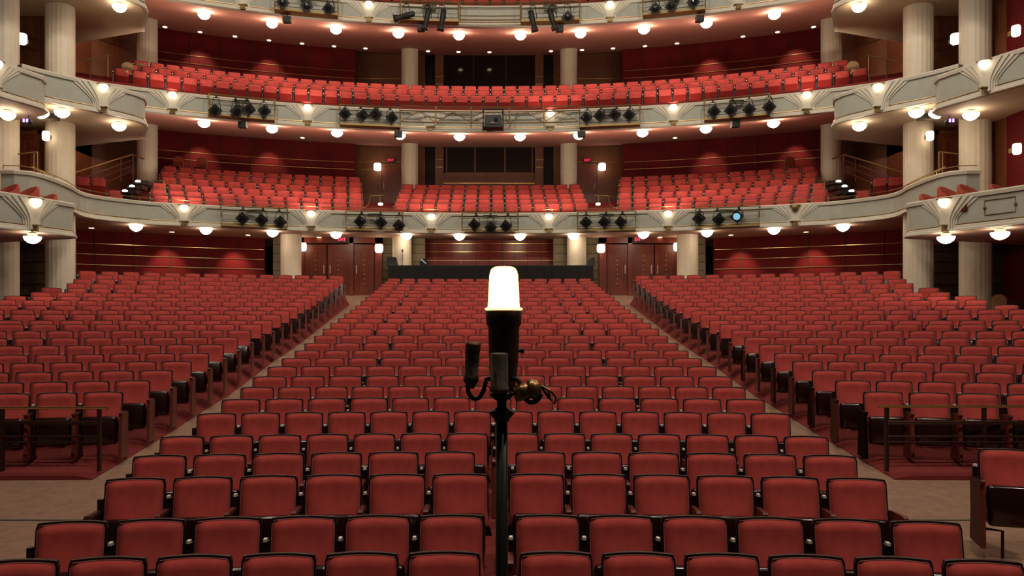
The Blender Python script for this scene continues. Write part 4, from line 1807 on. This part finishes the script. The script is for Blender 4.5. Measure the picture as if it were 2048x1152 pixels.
# ------------------------------------------------------------------ front rails of the side blocks
for s, side in ((-1, 'left'), (1, 'right')):
    r = thing('front_railing', 'low railing with brass top bar in front of the %s seat block' % side, 'railing', (0, 0, 0))
    Z = 9.62
    m = MB()
    if s < 0:
        x0, x1, yr, xp = -330, 215, 816, (3, 197, -190)
    else:
        x0, x1, yr, xp = 1757, 2300, 813, (1775, 1970, 2160)
    m.tube([P(x0, yr, Z), P(x1, yr, Z)], 0.018, 10)
    m.build('top_bar', BRASS, r)
    for x in xp:
        m = MB()
        a = P(x, yr, Z)
        zb = zc(Z)+0.05
        m.box((a.x, Z+0.02, (a.z+zb)/2), (0.042, 0.042, a.z-zb))
        m.build('post', mat('dark_bronze', (0.05, 0.02, 0.012), 0.35, metal=0.5), r)
    pairs = sorted(xp)
    for xa, xb in zip(pairs[:-1], pairs[1:]):
        m = MB()
        for y in (846, 850, 875, 886):
            m.tube([P(xa, y-2, Z), P(xb, y-2, Z)], 0.011 if y in (850, 886) else 0.016, 6)
        m.build('cross_bar', mat('dark_bronze', (0.05, 0.02, 0.012), 0.35, metal=0.5), r)
        m = MB()
        for q1 in (0.33, 0.67):
            xx = xa+(xb-xa)*q1
            m.tube([P(xx, 848, Z), P(xx, 884, Z)], 0.007, 5)
        m.build('upright', BLACKG, r)


# ------------------------------------------------------------------ loose chairs
def banquet_chair(px, py, Z, zf, label, mt=TANV, rz=0, w=0.40, grp='stacking banquet chairs with rounded backs'):
    """px,py = top centre of the back"""
    top = P(px, py, Z)
    H = top.z-zf
    t = thing('banquet_chair', label, 'chair', (top.x, Z, zf), rz, grp)
    m = MB()
    out = []
    nA = 10
    hb = 0.48
    pts = [(-w/2, H-hb), (-w/2*0.98, H-w*0.42)]
    for k in range(nA+1):
        a = PI-PI*k/nA
        pts.append((w/2*math.cos(a), H-w*0.40+w*0.40*math.sin(a)))
    pts += [(w/2, H-hb)]
    k = len(pts)
    m.add([(x, 0, z) for x, z in pts]+[(x, 0.05, z) for x, z in pts], [tuple(range(k)), tuple(range(2*k-1, k-1, -1))]+[(i, (i+1) % k, k+(i+1) % k, k+i) for i in range(k)])
    m.build('backrest', mt, t)
    m = MB()
    m.tube([(x*1.04, 0.03, z+0.012) for x, z in pts], 0.014, 6)
    m.build('back_frame', DULLBRASS if mt is TANV else GREYM, t)
    m = MB()
    m.box((0, -0.2, H-0.46), (w, 0.42, 0.07))
    m.build('seat', mt, t)
    for sx in (-1, 1):
        for yy in (-0.38, 0.02):
            m = MB()
            m.tube([(sx*w/2*0.95, yy, H-0.46), (sx*w/2, yy*1.05, 0)], 0.013, 6)
            m.build('leg', DULLBRASS, t)
    return t


def ctop(Z, h=0.92):
    return h


BC = [
    (216, 566, 24.6, 'tan banquet chair with rounded back before the left red wall'),
    (80, 580, 23.6, 'dim banquet chair between the left front columns'),
    (1692, 562, 24.8, 'tan banquet chair with rounded back before the right red wall'),
    (1875, 577, 23.6, 'dim banquet chair between the right front columns'),
    (1999, 589, 21.0, 'dim banquet chair with pale frame right of the last right column')]
for px, py, Z, lab in BC:
    zf = Z_(py, Z)-0.92
    banquet_chair(px, py, Z, zf, lab, TANV)
for px, py, Z, lab, mt in ((356, 313, 31.6, 'rounded back chair behind the left balcony seats, left one', BOXV), (403, 315, 31.9, 'rounded back chair behind the left balcony seats, right one', BOXV),
                           (1580, 314, 31.8, 'rounded back chair behind the right balcony seats', BOXV),
                           (254, 124, 26.6, 'dim rounded chair at the left end of the middle balcony, nearer the edge', TANV), (279, 126, 27.4, 'dim rounded chair at the left end of the middle balcony, beside the column', TANV),
                           (1707, 122, 26.6, 'tilted rounded chair at the right end of the middle balcony', TANV)):
    banquet_chair(px, py, Z, Z_(py, Z)-0.92, lab, mt)


def tub_chair(px, py, Z, zf, rz, label):
    top = P(px, py, Z)
    H = top.z-zf
    t = thing('box_chair', label, 'chair', (top.x, Z, zf), rz, 'rounded chairs in the lowest boxes')
    m = MB()
    m.smooth = True
    rings = []
    nA = 14
    for k in range(nA+1):
        a = math.radians(-10+200*k/nA)
        hh = H-0.26*(1-math.sin(max(0, min(PI, a))))**1.0
        x, y = 0.33*math.cos(a), 0.27*math.sin(a)
        x2, y2 = 0.41*math.cos(a), 0.34*math.sin(a)
        rings.append([(x, y, 0.35), (x, y, hh-0.02), ((x+x2)/2, (y+y2)/2, hh), (x2, y2, hh-0.03), (x2, y2, 0.30)])
    m.loft(rings)
    m.build('backrest', BOXV, t)
    m = MB()
    m.smooth = True
    m.lathe([(0.25, 0.34), (0.27, 0.38), (0.26, 0.45), (0.15, 0.47)], 16)
    m.build('seat', BOXV, t)
    for sx in (-1, 1):
        for sy in (-1, 1):
            m = MB()
            m.tube([(sx*0.17, sy*0.17, 0.34), (sx*0.19, sy*0.19, 0)], 0.018, 6)
            m.build('leg', FRAME, t)


for s, side in ((-1, 'left'), (1, 'right')):
    for k, (x, y, Z) in enumerate(((5, 364, 18.6), (46, 369, 19.2), (83, 384, 19.75))):
        tub_chair(fq(x, s, 1953), y, Z, ZE+2.335, s*0.5, 'rust velvet tub chair in the lowest %s box, %s from the picture edge' % (side, ORD[k]))
tub_chair(2014, 364, 18.3, ZE+2.335, 0.5, 'rust velvet tub chair in the lowest right box, cut by the picture edge')

# ------------------------------------------------------------------ GHOST LIGHT
GZ = 2.1
gx = X_(1003.5, GZ)
u = GZ/F      # metres per pixel at the ghost light
gl = thing('ghost_light', 'ghost light with glowing glass jar lamp on a dark pole on stage', 'lamp', (gx, GZ, 0.9))


def gz(py):
    return EYE+(VY-py)*u-0.9


def gxx(px):
    return (px-1003.5)*u


m = MB()
m.smooth = True
m.lathe([(0.0168, 0), (0.0168, gz(838)-0.0)], 16)
m.build('pole', PIPE, gl)
m = MB()
m.smooth = True
m.lathe([(0.20, 0), (0.20, 0.02), (0.16, 0.035), (0.05, 0.05), (0.03, 0.09), (0.018, 0.10)], 28)
m.build('base', PIPE, gl)
m = MB()
m.smooth = True
m.lathe([(0.012, gz(845)), (0.021, gz(842)), (0.021, gz(838)), (0.026, gz(834)), (0.036, gz(826)), (0.036, gz(824)), (0.026, gz(819)), (0.014, gz(814)), (0.013, gz(790))], 20)
m.build('collar', PIPE, gl)
# lamp housing (behind the front socket)
hx = gxx(1008)
m = MB()
m.smooth = True
m.lathe([(0.020, gz(800)), (0.026, gz(792)), (0.034, gz(770)), (0.039, gz(735)), (0.0415, gz(705)), (0.043, gz(655)), (0.0485, gz(648)), (0.0495, gz(635)), (0.051, gz(622)), (0.046, gz(619))], 28, M=Matrix.Translation((hx, 0.035, 0)))
m.build('lamp_housing', mat('housing_black', (0.035, 0.018, 0.009), 0.5), gl)
m = MB()
m.smooth = True
m.lathe([(0.046, gz(621)), (0.0525, gz(619)), (0.0525, gz(617)), (0.046, gz(614))], 28, M=Matrix.Translation((hx, 0.035, 0)))
m.build('jar_rim', AMBER, gl)
m = MB()
m.smooth = True
m.lathe([(0.045, gz(616)), (0.0435, gz(605)), (0.0415, gz(570)), (0.0395, gz(548)), (0.037, gz(540)), (0.032, gz(534.5)), (0.022, gz(531.5)), (0.006, gz(530.5))], 28, M=Matrix.Translation((hx, 0.035, 0)))
g = m.build('glass_jar', JARM, gl)
m = MB()
m.smooth = True
m.lathe([(0.0425, gz(615)), (0.0412, gz(605)), (0.0392, gz(570)), (0.0373, gz(550)), (0.035, gz(542)), (0.030, gz(537)), (0.020, gz(534)), (0.006, gz(533))], 28, M=Matrix.Translation((hx, 0.035, 0)))
m.build('bulb', GHOSTM, gl)
g['label'] = 'glowing white glass jar with the bulb inside'
m = MB()
m.tube([(gxx(1030), 0.03, gz(703)), (gxx(1043), 0.03, gz(702.5))], 0.004, 8)
m.tube([(gxx(1042), 0.03, gz(702.5)), (gxx(1049), 0.03, gz(702.5))], 0.008, 8)
m.build('thumb_screw', PIPE, gl)
# front socket
m = MB()
m.smooth = True
m.lathe([(0.014, gz(784)), (0.026, gz(780)), (0.027, gz(775)), (0.0235, gz(772)), (0.023, gz(708)), (0.021, gz(705)), (0.012, gz(704))], 20, M=Matrix.Translation((gxx(998.5), -0.035, 0)))
sk = m.build('candle_socket', OLDM, gl)
sk['label'] = 'upright old socket at the front with pale paint marks'
m = MB()  # short pale dashes on the socket's front
for k, (a, b) in enumerate((((984.5, 731), (986, 737)), ((985, 741), (988, 743)), ((986, 743), (987, 752)), ((985, 753), (987, 757)))):
    m.tube([(gxx(a[0])-gxx(998.5)*0, -0.035-0.0195, gz(a[1])), (gxx(b[0]), -0.035-0.0205, gz(b[1]))], 0.0014, 5)
m.build('paint_mark', mat('pale_mark', (0.45, 0.42, 0.36), 0.5), sk)
# hub
m = MB()
m.smooth = True
m.lathe([(0.013, gz(802)), (0.024, gz(797)), (0.034, gz(790)), (0.034, gz(786)), (0.022, gz(782))], 18)
m.build('hub', PIPE, gl)


def arm(parent, pts, r=0.0065):
    # smooth the given pixel points
    P3 = [(gxx(a), c, gz(b)) for a, b, c in pts]
    out = catmull([Vector(p) for p in P3], 6)
    m = MB()
    m.smooth = True
    m.tube(out, r, 10)
    return m.build('arm', PIPE, parent)


arm(gl, [(985, 757, 0.0), (973, 759, -0.005), (969, 775, -0.01), (960, 792, -0.015), (948, 796, -0.018), (938, 785, -0.018), (935, 768, -0.018)])
arm(gl, [(1024, 757, 0.0), (1036, 759, -0.012), (1041, 775, -0.02), (1045, 790, -0.025), (1058, 802, -0.03), (1072, 799, -0.03), (1081, 786, -0.03)])
m = MB()
m.smooth = True
M = Matrix.Translation((gxx(942), -0.018, 0)) @ Matrix.Rotation(math.radians(3.5), 4, 'Y')
zz0 = gz(760)
m.lathe([(0.010, gz(776)-zz0), (0.014, gz(768)-zz0), (0.021, gz(760)-zz0), (0.0205, gz(752)-zz0), (0.0185, gz(750)-zz0), (0.019, gz(704)-zz0), (0.0205, gz(702)-zz0), (0.0205, gz(686)-zz0), (0.0195, gz(684)-zz0), (0.0165, gz(684)-zz0), (0.0165, gz(692)-zz0), (0.002, gz(693)-zz0)], 20, M=Matrix.Translation((0, 0, zz0)) @ M)
sk2 = m.build('candle_socket', OLDM, gl)
sk2['label'] = 'upright open socket on the curled arm to the side'
m = MB()
m.smooth = True
m.lathe([(0.0195, gz(691)-zz0), (0.0215, gz(690)-zz0), (0.0215, gz(687)-zz0), (0.0195, gz(686)-zz0)], 20, M=Matrix.Translation((0, 0, zz0)) @ M)
m.build('screw_ring', OLDB, sk2)
# drooping broken socket on the right
c = Vector((gxx(1048), -0.02, gz(782)))
D = Vector((1, 0, 0.30)).normalized()
up = D.to_track_quat('Z', 'Y').to_matrix().to_4x4()
m = MB()
m.smooth = True
m.lathe([(0.016, -0.030), (0.022, -0.026), (0.023, 0.0), (0.022, 0.020)], 20, M=Matrix.Translation(c) @ up)
sk3 = m.build('broken_socket', OLDB, gl)
sk3['label'] = 'drooping broken socket with bare brass and torn wires'
m = MB()
m.smooth = True
m.lathe([(0.018, 0.010), (0.028, 0.016), (0.030, 0.026), (0.026, 0.034), (0.024, 0.036), (0.024, 0.040), (0.018, 0.044), (0.008, 0.046), (0.006, 0.056)], 20, M=Matrix.Translation(c) @ up)
m.build('collar_ring', OLDB, sk3)
for k, pts in enumerate(([(1080, 772), (1092, 776), (1100, 781), (1108, 790), (1110, 797), (1106, 806)], [(1084, 776), (1091, 786), (1098, 795), (1103, 798)], [(1082, 770), (1094, 779), (1097, 790), (1099, 797)])):
    m = MB()
    m.smooth = True
    m.tube(catmull([Vector((gxx(a), -0.025-0.004*k, gz(b))) for a, b in pts], 5), [0.004]*0 or 0.0035, 7)
    m.build('wire', OLDB if k != 1 else BLACK, sk3)

# ------------------------------------------------------------------ enclosing shell out of frame (keeps bounce light inside)
m = MB()
m.box((0, 16, 18.5), (44, 44, 0.3))
struct(m, 'ceiling', CREAM, 'auditorium ceiling above the frame')
for s, side in ((-1, 'left'), (1, 'right')):
    m = MB()
    m.box((s*18.6, 16, 8), (0.3, 44, 21))
    struct(m, 'wall_%s_outer' % side, WOODW, 'outer %s side wall' % side)
m = MB()
m.box((0, 37.2, 8), (44, 0.3, 21))
struct(m, 'wall_back_outer', mat('dark_wall', (0.012, 0.004, 0.004), 0.5), 'dark outer rear wall')
